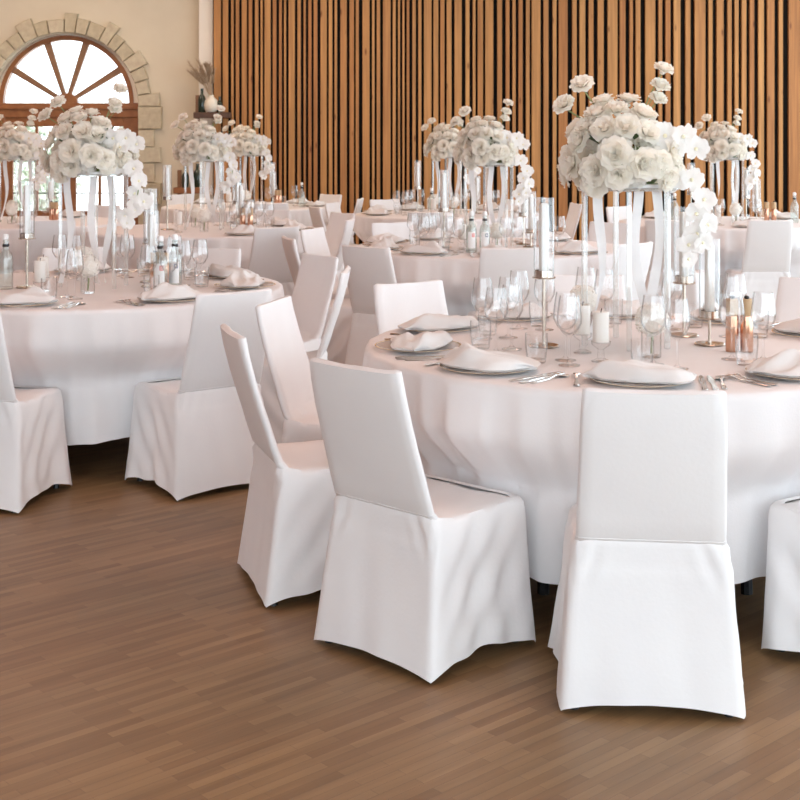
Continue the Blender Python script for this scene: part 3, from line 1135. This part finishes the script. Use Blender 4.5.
def stick(hstem):
    t = empty('candlestick')
    link('base', MB().lathe([(0.052, 0), (0.054, 0.003), (0.05, 0.007), (0.012, 0.009)], 28).mesh('base', M['champagne']), t)
    link('stem', MB().lathe([(0.007, 0.008), (0.0055, 0.02), (0.0055, hstem), (0.012, hstem + 0.004)], 14).mesh('stem', M['champagne']), t)
    link('cup', MB().lathe([(0.040, hstem + 0.002), (0.041, hstem + 0.006), (0.032, hstem + 0.007), (0.032, hstem + 0.03), (0.030, hstem + 0.03), (0.030, hstem + 0.01)], 24).mesh('cup', M['champagne']), t)
    g = link('glass_chimney', ME['tube'], t, (0, 0, hstem + 0.0075))
    c = link('taper_candle', ME['taper'], t, (0, 0, hstem + 0.01))
    link('wick', ME['wick'], c, (0, 0, 0.253))
    return t


STICK = {h: stick(h) for h in (0.235, 0.19, 0.09)}
stick_used = {h: False for h in STICK}


def pillar():
    t = empty('pillar_candle')
    link('glass_holder', MB().lathe([(0.03, 0), (0.031, 0.003), (0.012, 0.012), (0.010, 0.04), (0.03, 0.055), (0.033, 0.066), (0.031, 0.066), (0.026, 0.062)], 24).mesh('glass_holder', M['glass']), t)
    c = link('candle', MB().lathe([(0.025, 0.062), (0.0265, 0.066), (0.0265, 0.158), (0.024, 0.162), (0.004, 0.159)], 22).mesh('candle', M['wax']), t)
    link('wick', ME['wick'], c, (0, 0, 0.159))
    return t


def mill():
    t = empty('pepper_mill')
    link('body', MB().lathe([(0.021, 0), (0.022, 0.002), (0.0215, 0.12), (0.0205, 0.123)], 24).mesh('body', M['copper']), t)
    link('head', MB().lathe([(0.019, 0.1235), (0.0205, 0.126), (0.0205, 0.175), (0.0185, 0.179)], 24).mesh('head', M['tan']), t)
    link('knob', MB().lathe([(0.006, 0.179), (0.009, 0.183), (0.008, 0.188), (0.003, 0.190)], 14).mesh('knob', M['darkmetal']), t)
    return t


def water_bottle(mark):
    t = empty('water_bottle')
    h = 0.21
    link('body', MB().lathe([(0.031, 0), (0.034, 0.004), (0.034, 0.145), (0.028, 0.170), (0.015, 0.190), (0.0135, 0.235), (0.012, 0.235), (0.013, 0.19), (0.032, 0.14), (0.031, 0.01)], 24).mesh('body', M['bottleglass']), t)
    link('collar', MB().lathe([(0.0145, 0.203), (0.016, 0.205), (0.016, 0.214), (0.0145, 0.216)], 18, cap0=False, cap1=False).mesh('collar', M['darkmetal']), t)
    link('stopper', MB().lathe([(0.011, 0.236), (0.0145, 0.239), (0.0145, 0.258), (0.010, 0.264)], 18).mesh('stopper', M['plate_white']), t)
    lb = MB()

    def curved(x0, x1, z0, z1, r):
        return lambda u, v: (r * sin(x0 + (x1 - x0) * u), -r * cos(x0 + (x1 - x0) * u), z0 + (z1 - z0) * v)
    if mark:
        lab = link('label', MB().grid(curved(-0.75, 0.75, 0.03, 0.135, 0.0345), 10, 4).mesh('label', M['label_white']), t)
        mk = MB()
        a0, a1, b0, b1 = 0.05, 0.55, 0.102, 0.124
        w, wz = 0.10, 0.004
        R_ = 0.0350
        for (x0, x1, z0, z1) in ((a0, a1, b0, b0 + wz), (a0, a1, b1 - wz, b1), (a0, a0 + w, b0, b1), (a1 - w, a1, b0, b1)):
            mk.grid(curved(x0, x1, z0, z1, R_), 4, 1)
        if mark == 'label_red':
            mk.grid(curved(0.22, 0.38, 0.1105, 0.1155, R_), 2, 1)
        link('printed_square', mk.mesh('printed_square', M[mark], False), lab)
    return t


# ---- flowers
def petal(m, R, tilt, az, r0, w, cup, ruf, seed):
    """one petal rooted near the centre, rising at tilt from the axis"""
    rr_ = random.Random(seed)
    p1 = rr_.uniform(0, 6)

    def f(u, v):
        s = (u - 0.5) * 2
        ln = v
        half = w * sin(min(1, 0.18 + 0.95 * v) * pi * 0.62) * (1 - 0.25 * max(0, v - 0.8) / 0.2)
        x = s * half
        out = r0 + R * ln * sin(tilt + 0.5 * (ln ** 2) * (1 - cup))
        z = R * ln * cos(tilt * (0.55 + 0.45 * ln)) - 0.0
        out -= cup * 0.25 * R * s * s
        z += 0.12 * R * s * s * cup
        out += ruf * R * sin(4 * s + p1) * ln ** 3
        z += ruf * R * cos(5 * s + p1) * ln ** 3
        return Vector((out * cos(az) - x * sin(az), out * sin(az) + x * cos(az), z))
    m.grid(f, 5, 5)


def rose_mesh(seed):
    rr_ = random.Random(seed)
    m = MB()
    for ring, (cnt, tilt, R, w, r0) in enumerate([(3, 0.12, 0.62, 0.26, 0.02), (4, 0.32, 0.68, 0.36, 0.06), (5, 0.62, 0.76, 0.44, 0.09), (6, 0.98, 0.84, 0.50, 0.10), (6, 1.35, 0.86, 0.52, 0.08)]):
        for k in range(cnt):
            petal(m, R * rr_.uniform(0.92, 1.08), tilt + rr_.uniform(-0.1, 0.1), 2 * pi * k / cnt + ring * 0.7 + rr_.uniform(-0.15, 0.15), r0, w, 0.75, 0.07, rr_.random())
    m.lathe([(0.18, -0.22), (0.24, -0.10), (0.16, 0.0)], 8)
    return m.mesh('rose', M['petal'], True, 0)


def orchid_mesh(seed):
    rr_ = random.Random(seed)
    m = MB()
    for k, (az, R, w) in enumerate([(pi / 2, 0.9, 0.36), (pi / 2 + 1.25, 0.95, 0.55), (pi / 2 - 1.25, 0.95, 0.55), (pi / 2 + 2.45, 0.88, 0.34), (pi / 2 - 2.45, 0.88, 0.34)]):
        petal(m, R, 1.32 + rr_.uniform(-0.1, 0.1), az, 0.03, w, 0.3, 0.05, rr_.random())
    return m.mesh('orchid', M['petal_white'], True, 0)


def lip_mesh():
    return MB().lathe([(0.02, 0.0), (0.12, 0.05), (0.14, 0.16), (0.05, 0.26)], 8).mesh('lip', M['lip'])


def hydra_mesh(seed):
    rr_ = random.Random(seed)
    m = MB()
    nfl = 90
    for k in range(nfl):
        z = 1 - 2 * (k + 0.5) / nfl
        a = k * 2.39996
        r = sqrt(1 - z * z)
        nrm = Vector((r * cos(a), r * sin(a), z))
        c = nrm * rr_.uniform(0.82, 1.0)
        rot = nrm.to_track_quat('Z', 'Y').to_matrix() @ Euler((rr_.uniform(-0.3, 0.3), rr_.uniform(-0.3, 0.3), rr_.uniform(0, 6))).to_matrix()
        for q in range(4):
            b = q * pi / 2
            pts = [(0.0, 0.0, 0), (0.10, -0.085, 0.02), (0.22, -0.06, 0.045), (0.24, 0.03, 0.03), (0.13, 0.10, 0.03)]
            vs = [c + rot @ Vector((p[0] * cos(b) - p[1] * sin(b), p[0] * sin(b) + p[1] * cos(b), p[2])) for p in pts]
            m.add(vs, [(0, 1, 2, 3, 4)])
    m.lathe([(0.05, -0.78), (0.5, -0.6), (0.76, 0.0), (0.5, 0.6), (0.05, 0.78)], 12)
    return m.mesh('hydrangea', M['hydra'], False)


def leaf_mesh():
    def f(u, v):
        s = (u - 0.5) * 2
        w = 0.3 * max(0.0, sin(pi * min(1, v * 0.97 + 0.02))) ** 0.8
        return Vector((s * w, v, 0.12 * abs(s) * w - 0.25 * v * v))
    return MB().grid(f, 4, 8).mesh('leaf', M['leaf'], True, 0)


ROSE = [rose_mesh(s) for s in (1, 2, 3)]
ORCH = [orchid_mesh(s) for s in (1, 2)]
LIP = lip_mesh()
HYD = hydra_mesh(4)
LEAF = leaf_mesh()

# blooms of the large arrangement: offsets in cm from the middle of the stand's plate: x right, y depth (away), z up, radius, kind
ARR = [
    (-16, -2, 33.5, 4.6, 'r'), (-22, 0, 26.7, 4.4, 'r'), (12.6, 2, 39.3, 3.9, 'r'), (11.2, 1, 33.5, 3.9, 'r'), (10.2, 0, 29, 3.6, 'r'),
    (-8.8, -2, 27.5, 4.6, 'r'), (0, 0, 28, 4.6, 'r'), (4, -6, 23, 5.2, 'r'), (-11, -6, 23.5, 5.0, 'r'), (-5, -8, 24.5, 4.8, 'r'),
    (-14.5, -7, 19, 5.0, 'r'), (-17, -7, 14.3, 5.2, 'r'), (-9.5, -12, 18.5, 5.2, 'r'), (-3, -13, 18.7, 5.4, 'r'), (4, -12, 17, 5.0, 'r'),
    (-7, -17, 10.2, 6.4, 'r'), (2, -17, 7.0, 6.2, 'r'), (-19, -6, 7.2, 6.0, 'r'), (-12.6, -14, 5.2, 6.0, 'r'), (-12.6, -12, 0.6, 5.4, 'r'),
    (7, -15, 7, 5.8, 'r'), (12.5, -9, 9.5, 5.6, 'r'), (-6, -17, 3.8, 5.6, 'r'), (14, -6, 5.0, 5.2, 'r'), (10, -13, 2.5, 5.0, 'r'), (-20, 3, 3.5, 5.2, 'r'),
    (-4, -6, 13, 6.0, 'h'), (8, -3, 14, 6.0, 'h'), (2, 2, 20, 6.0, 'h'), (-10, 2, 16, 6.0, 'h'), (0, -12, 2.5, 5.0, 'h'),
    # orchid spray to the right and down
    (11.2, -8, 16.5, 5.0, 'o'), (17.5, -8, 16.5, 4.8, 'o'), (22, -8, 12, 4.4, 'o'), (14, -9, 12, 4.4, 'o'),
    (15, -8, 1.4, 4.6, 'o'), (20.4, -8, 1.6, 4.6, 'o'), (24.5, -9, -5.6, 4.4, 'o'), (22, -9, -10.2, 4.2, 'o'), (25.5, -10, -14, 4.2, 'o'),
    (22, -10, -17, 4.4, 'o'), (19, -11, -21, 4.2, 'o'), (23.5, -11, -20, 3.8, 'o'), (18.5, -12, -25.5, 3.6, 'o'),
    # far side
    (-16, 8, 18, 5.2, 'r'), (-8, 11, 20, 5.4, 'r'), (2, 12, 19, 5.4, 'r'), (10, 9, 17, 5.2, 'r'), (-18, 10, 8, 5.6, 'r'), (-10, 15, 9, 6.0, 'r'),
    (-1, 17, 9, 6.0, 'r'), (8, 15, 8, 5.8, 'r'), (15, 8, 8, 5.4, 'r'), (-12, 13, 2, 5.6, 'r'), (0, 16, 2, 5.8, 'r'), (10, 13, 2, 5.4, 'r'), (17, 4, 3, 4.8, 'r'),
]
CEN = Vector((-2, 0, 7))


def bloom(parent, kind, p, r, nrm, rr_):
    q = nrm.to_track_quat('Z', 'Y').to_matrix() @ Euler((0, 0, rr_.uniform(0, 6.28))).to_matrix()
    if kind == 'r':
        return link('rose', rr_.choice(ROSE), parent, p, q.to_euler(), r * 1.08)
    if kind == 'o':
        q = nrm.to_track_quat('Z', 'Y').to_matrix() @ Euler((0, 0, rr_.uniform(-0.5, 0.5))).to_matrix()
        o = link('orchid', rr_.choice(ORCH), parent, p, q.to_euler(), r * 1.1)
        link('lip', LIP, o)
        return o
    return link('hydrangea', HYD, parent, p, q.to_euler(), r)


def arrangement(seed, jitter):
    rr_ = random.Random(seed)
    t = empty('flower_arrangement')
    link('flower_foam', MB().lathe([(0.10, 0.0), (0.13, 0.03), (0.12, 0.09), (0.06, 0.13)], 20, cx=-0.01).mesh('flower_foam', M['stem']), t)
    stems = MB()
    for (x, y, z, r, k) in ARR:
        p = Vector((x + rr_.uniform(-jitter, jitter), y + rr_.uniform(-jitter, jitter), z + rr_.uniform(-jitter, jitter)))
        d = (p - CEN)
        nrm = d.normalized()
        if k == 'o':
            nrm = (Vector((0.25, -1, 0.05)) + Vector((rr_.uniform(-0.5, 0.5), 0, rr_.uniform(-0.4, 0.3)))).normalized()
        elif d.length > 22:
            nrm = (nrm + Vector((0, -0.7, 0.3))).normalized()
        bloom(t, k, p / 100, r / 100, nrm, rr_)
        if k == 'r' and z > 25:
            a = CEN.lerp(p, 0.3) / 100
            b = CEN.lerp(p, 0.65) / 100 + Vector((0, 0, 0.02))
            link('stem', MB().tube([a, b, (p - nrm * 1.0) / 100], [0.003, 0.0028, 0.0025], 6).mesh('stem', M['stem']), t)
    # orchid stalks
    for pts in ([(6, -6, 15), (12, -6, 18), (18, -7, 17), (22, -7, 12)], [(8, -8, 6), (15, -7, 5), (21, -7, 1), (24, -8, -6), (23, -9, -13), (20, -10, -21), (18, -11, -25)]):
        link('stem', MB().tube([Vector(p) / 100 for p in pts], 0.0026, 6).mesh('stem', M['stem']), t)
    for k in range(10):
        a = rr_.uniform(0, 6.28)
        e = rr_.uniform(0.1, 1.1)
        d = Vector((cos(a) * cos(e), sin(a) * cos(e), sin(e)))
        p = Vector((-0.02, 0, 0.07)) + d * 0.115
        q = d.to_track_quat('Y', 'Z').to_matrix() @ Euler((0, rr_.uniform(-1, 1), 0)).to_matrix()
        link('leaf', LEAF, t, p, q.to_euler(), rr_.uniform(0.07, 0.10))
    return t


ARRANGE = [arrangement(3, 0.0), arrangement(8, 1.2)]
arr_used = [False, False]
PH = 0.565           # plate height above the cloth


def ribbon_mesh(seed):
    rr_ = random.Random(seed)
    p1, p2 = rr_.uniform(0, 6), rr_.uniform(0, 6)

    def f(u, v):
        s = (u - 0.5) * 2
        tw = 1.6 * sin(3.1 * v + p1) * v
        w = 0.017
        return Vector((0.030 * sin(5.0 * v + p2) * v ** 0.7 + s * w * cos(tw), 0.018 * sin(4 * v + p1) * v + s * w * sin(tw), -(PH - 0.05) * v))
    return MB().grid(f, 4, 30).mesh('ribbon', M['ribbon'], True, 0)


def stand():
    t = empty('flower_stand')
    link('plate', MB().lathe([(0.125, PH - 0.014), (0.13, PH - 0.012), (0.13, PH - 0.002), (0.127, PH)], 36).mesh('plate', M['plate_white']), t)
    top = MB().lathe([(0.175, PH - 0.022), (0.177, PH - 0.018), (0.175, PH - 0.0145), (0.02, PH - 0.0145)], 40)
    link('top_sheet', top.mesh('top_sheet', M['acrylic']), t)
    for a in (18, 96, 190, 262, 318):
        a = math.radians(a)
        x, y = 0.158 * cos(a), 0.158 * sin(a)
        link('leg', MB().box(-0.009, 0.009, -0.009, 0.009, 0.0, PH - 0.022, 0.003).mesh('leg', M['acrylic'], False), t, (x, y, 0), (0, 0, a))
    for k, (x, y) in enumerate([(-0.115, -0.07), (0.02, -0.11), (0.09, -0.06)]):
        link('ribbon', ribbon_mesh(k + 2), t, (x, y, PH - 0.024))
    return t


def hydra_vase():
    t = empty('hydrangea_vase')
    link('glass_jar', MB().lathe([(0.03, 0), (0.033, 0.003), (0.034, 0.085), (0.0325, 0.085), (0.0315, 0.008), (0.004, 0.006)], 24).mesh('glass_jar', M['glass']), t)
    link('stem', MB().tube([(0, 0, 0.012), (0.004, 0.002, 0.06), (0, 0, 0.10)], 0.004).mesh('stem', M['stem']), t)
    link('hydrangea', HYD, t, (0, 0, 0.125), (0, 0, 0), 0.055)
    return t


STAND, PILLAR, MILL, HV = stand(), pillar(), mill(), hydra_vase()
first = set()


def put(proto, x, y, z, rz, label, cat, group):
    if proto.name in first:
        o = copy_tree(proto)
    else:
        o = proto
        first.add(proto.name)
    o.location = (x, y, z)
    o.rotation_euler = (0, 0, rz)
    tag(o, label, cat, group)
    return o


TT = TZ + 0.0006
DECO = [  # offsets from the table centre
    ('stick', 0.235, -0.30, -0.05), ('stick', 0.19, 0.24, 0.20), ('stick', 0.09, 0.285, -0.01),
    ('pillar', 0, -0.185, -0.19), ('pillar', 0, -0.15, -0.37),
    ('hv', 0, 0.03, -0.28), ('hv', 0, -0.12, 0.27),
    ('mill', 0, 0.327, -0.16), ('mill', 0, 0.375, -0.165),
]
SIDE = {}
for key, T in TABLES.items():
    cx_, cy_ = T['c']
    nm = T['name']
    put(STAND, cx_, cy_, TT, 0.0 if key == 'A' else random.uniform(-0.4, 0.4), 'clear-legged flower stand with white plate and ribbons on the ' + nm, 'flower stand', 'clear flower stands')
    put(ARRANGE[0 if key in 'ACEG' else 1], cx_, cy_, TT + PH + 0.0008, 0.0, 'mound of white roses with trailing orchids atop the stand on the ' + nm, 'flower arrangement', 'white flower centrepieces')
    names = {0.235: 'tallest-stemmed', 0.19: 'middle-height', 0.09: 'short-stemmed'}
    ip = ih = im = 0
    for kind, h, dx, dy in DECO:
        x, y = cx_ + dx, cy_ + dy
        if key != 'A':
            x += random.uniform(-0.015, 0.015)
            y += random.uniform(-0.015, 0.015)
        if kind == 'stick':
            put(STICK[h], x, y, TT, 0, names[h] + ' metal candlestick with white taper in glass tube on the ' + nm, 'candlestick', 'candlesticks on the ' + nm)
        elif kind == 'pillar':
            put(PILLAR, x, y, TT, 0, ('further' if ip == 0 else 'nearer') + ' white pillar candle on a glass foot on the ' + nm, 'candle', 'pillar candles on the ' + nm)
            ip += 1
        elif kind == 'hv':
            put(HV, x, y, TT, 0, ('white hydrangea in a small glass jar before the stand on the ' if ih == 0 else 'white hydrangea in a glass jar behind the stand on the ') + nm, 'flower vase', 'hydrangea jars on the ' + nm)
            ih += 1
        elif kind == 'mill':
            put(MILL, x, y, TT, 0, ('left' if im == 0 else 'right') + ' copper mill with tan head of the pair on the ' + nm, 'pepper mill', 'copper mills on the ' + nm)
            im += 1

# water bottles
WB = [water_bottle('label_red'), water_bottle('label_blue'), water_bottle(None)]
put(WB[0], -1.135, 6.34, TT, 0, 'clear water bottle with red square mark on the front left table', 'bottle', 'water bottles')
put(WB[1], -1.085, 6.45, TT, 0, 'clear water bottle with dark blue square mark on the front left table', 'bottle', 'water bottles')
put(WB[2], -1.90, 6.45, TT, 0, 'plain clear water bottle at the left on the front left table', 'bottle', 'water bottles')
put(WB[0], 0.455, 8.52, TT, 0, 'clear water bottle with red square mark on the middle table', 'bottle', 'water bottles')
put(WB[1], 0.54, 8.52, TT, 0, 'clear water bottle with dark blue square mark on the middle table', 'bottle', 'water bottles')
put(WB[2], 0.30, 12.72, TT, 0, 'plain clear water bottle on the rear centre table', 'bottle', 'water bottles')
put(WB[2], 2.35, 11.45, TT, 0, 'plain clear water bottle at the left on the rear right table', 'bottle', 'water bottles')
put(WB[2], 3.42, 11.60, TT, 0, 'plain clear water bottle at the right on the rear right table', 'bottle', 'water bottles')
put(WB[2], -1.05, 14.3, TT, 0, 'plain clear water bottle on the rear left table', 'bottle', 'water bottles')

# ---- place settings
occupied = [(cx_ + dx, cy_ + dy, 0.05) for (cx_, cy_) in [t['c'] for t in TABLES.values()] for _, _, dx, dy in DECO]
occupied += [(p[0], p[1], 0.18) for p in [t['c'] for t in TABLES.values()]]
occupied += [(-1.135, 6.34, .036), (-1.085, 6.45, .036), (-1.9, 6.45, .036), (.455, 8.52, .036), (.54, 8.52, .036), (.3, 12.72, .036), (2.35, 11.45, .036), (3.42, 11.6, .036), (-1.05, 14.3, .036)]
placed = []


def free(x, y, r):
    for a, b, q in occupied + placed:
        if hypot(a - x, b - y) < r + q + 0.004:
            return False
    return True


def spot(c, ang, rad, tan, r):
    """first free place near (rad, tan) seen from the seat"""
    ur = (cos(ang), sin(ang))
    ut = (-sin(ang), cos(ang))
    for dr, dt in ((0, 0), (0.03, 0), (-0.03, 0), (0, 0.04), (0, -0.04), (0.04, 0.05), (-0.05, 0.04), (-0.05, -0.05), (0.02, -0.08), (0.02, 0.09), (-0.1, 0), (-0.1, 0.08)):
        x = c[0] + ur[0] * (rad + dr) + ut[0] * (tan + dt)
        y = c[1] + ur[1] * (rad + dr) + ut[1] * (tan + dt)
        if free(x, y, r):
            placed.append((x, y, r))
            return x, y
    return None


SEATS = {}
for q in chairs:
    c = TABLES[q['t']]['c']
    SEATS.setdefault(q['t'], []).append(atan2(q['o'][1] - c[1], q['o'][0] - c[0]))
SEATS['A'] = [math.radians(a) for a in (-97, -135, -172, 152, 118, 84, 50, -57, -18, 16)]
for key, angs in SEATS.items():
    c = TABLES[key]['c']
    near = key in 'AB'
    mid = key in 'ABC'
    info = []
    for a in angs:
        X, Y = c[0] + 0.745 * cos(a), c[1] + 0.745 * sin(a)
        P = px(X, Y)
        if -30 < P < 850:
            info.append((P, a, X, Y))
    info.sort()
    cutl = []
    T = TABLES[key]['name']
    for idx, (P, a, X, Y) in enumerate(info):
        where = 'at the %s place from left on the %s' % (ORD[idx + 1], T)
        rz = a + pi / 2
        ur = Vector((cos(a), sin(a), 0))
        ut = Vector((-sin(a), cos(a), 0))     # counter-clockwise: the sitter's right-hand side is +ut ... seen from outside looking in
        pl = empty('charger_plate', (X, Y, TT))
        tag(pl, 'clear gold-rimmed charger plate ' + where, 'plate', 'charger plates on the ' + T)
        link('plate', ME['charger'], pl)
        link('gold_rim', ME['rim'], pl)
        rn = random.Random(int(P) + ord(key))
        nk = link('napkin', NAP[rn.randrange(4)], None, (X, Y, TT + 0.0158), (0, 0, rz + rn.uniform(-0.35, 0.35) + (pi if rn.random() < 0.5 else 0)), rn.uniform(0.98, 1.15))
        tag(nk, 'loosely folded white napkin ' + where, 'napkin', 'folded napkins on the ' + T)
        placed.append((X, Y, 0.13))
        # cutlery, handles towards the sitter
        if mid:
            cut = [('fork', -0.185, 'inner silver fork'), ('knife', 0.185, 'inner silver knife')]
            if near:
                cut += [('fork', -0.215, 'outer silver fork'), ('knife', 0.212, 'outer silver knife'), ('spoon', 0.24, 'silver spoon')]
            for kind, tn, nm in cut:
                p = c[0] + ur.x * 0.735 + ut.x * tn, c[1] + ur.y * 0.735 + ut.y * tn
                if hypot(p[0] - c[0], p[1] - c[1]) > 0.80:
                    f = 0.80 / hypot(p[0] - c[0], p[1] - c[1])
                    p = c[0] + (p[0] - c[0]) * f, c[1] + (p[1] - c[1]) * f
                if any(hypot(p[0] - b[0], p[1] - b[1]) < (0.02 if b[2] == idx else 0.05) for b in cutl):
                    continue
                o = link(kind, ME[kind], None, (p[0], p[1], TT), (0, 0, a + pi + rn.uniform(-0.06, 0.06)))
                tag(o, nm + ' ' + where, kind, ('knives' if kind == 'knife' else kind + 's') + ' on the ' + T)
                placed.append((p[0], p[1], 0.011))
                cutl.append((p[0], p[1], idx))
        gl = [('wine', 'wine_glass', 0.50, 0.13, 'tall clear wine glass', 'wine glass', 0.041), ('tumbler', 'tumbler', 0.53, 0.02, 'clear water tumbler', 'tumbler', 0.038)]
        if key in 'ABCDF':
            gl.append(('wine', 'wine_glass', 0.43, 0.06, 'inner clear wine glass', 'wine glass', 0.041))
        for k, nm, rad, tn, desc, cat, r in gl:
            s_ = spot(c, a, rad, tn, r)
            if s_:
                o = link(nm, ME[k], None, (s_[0], s_[1], TT), (0, 0, rn.uniform(0, 6)))
                tag(o, desc + ' ' + where, cat, cat + 'es on the ' + T if cat.endswith('ss') else cat + 's on the ' + T)

# ================================================================ LIGHT
w = bpy.data.worlds.new('sky')
scn.world = w
w.use_nodes = True
bg = w.node_tree.nodes['Background']
bg.inputs['Color'].default_value = (0.79, 0.915, 1.0, 1)
bg.inputs['Strength'].default_value = 2.4


def area(name, loc, rot, sx, sy, power, color):
    l = bpy.data.lights.new(name, 'AREA')
    l.shape = 'RECTANGLE'
    l.size, l.size_y = sx, sy
    l.energy = power
    l.color = color
    o = bpy.data.objects.new(name, l)
    COL.objects.link(o)
    o.location = loc
    o.rotation_euler = rot
    return o


sun_d = bpy.data.lights.new('sun', 'SUN')
sun_d.energy = 8.0
sun_d.angle = 0.02
sun = bpy.data.objects.new('sun', sun_d)
COL.objects.link(sun)
sun.location = (0, 0, 12)
sun.rotation_euler = (math.radians(24), 0, 0)

# unseen warm fill lights, added under the ceiling to tint the tabletops
for i, (lx, ly) in enumerate([(-3.5, 5.0), (1.5, 5.0), (-3.5, 10.5), (1.5, 10.5)]):
    area('warm_fill_light', (lx, ly, H - 0.02), (0, 0, 0), 1.6, 1.6, 24, (1.0, 0.62, 0.50))
for lx, ly in ((-4.6, 14.9), (-1.0, 14.8), (4.2, 14.6)):  # more unseen fill lights, added to brighten the back walls
    area('warm_fill_light', (lx, ly, H - 0.02), (0, 0, 0), 1.6, 1.6, 46 if lx < -4 else 27, (1.0, 0.78, 0.60))
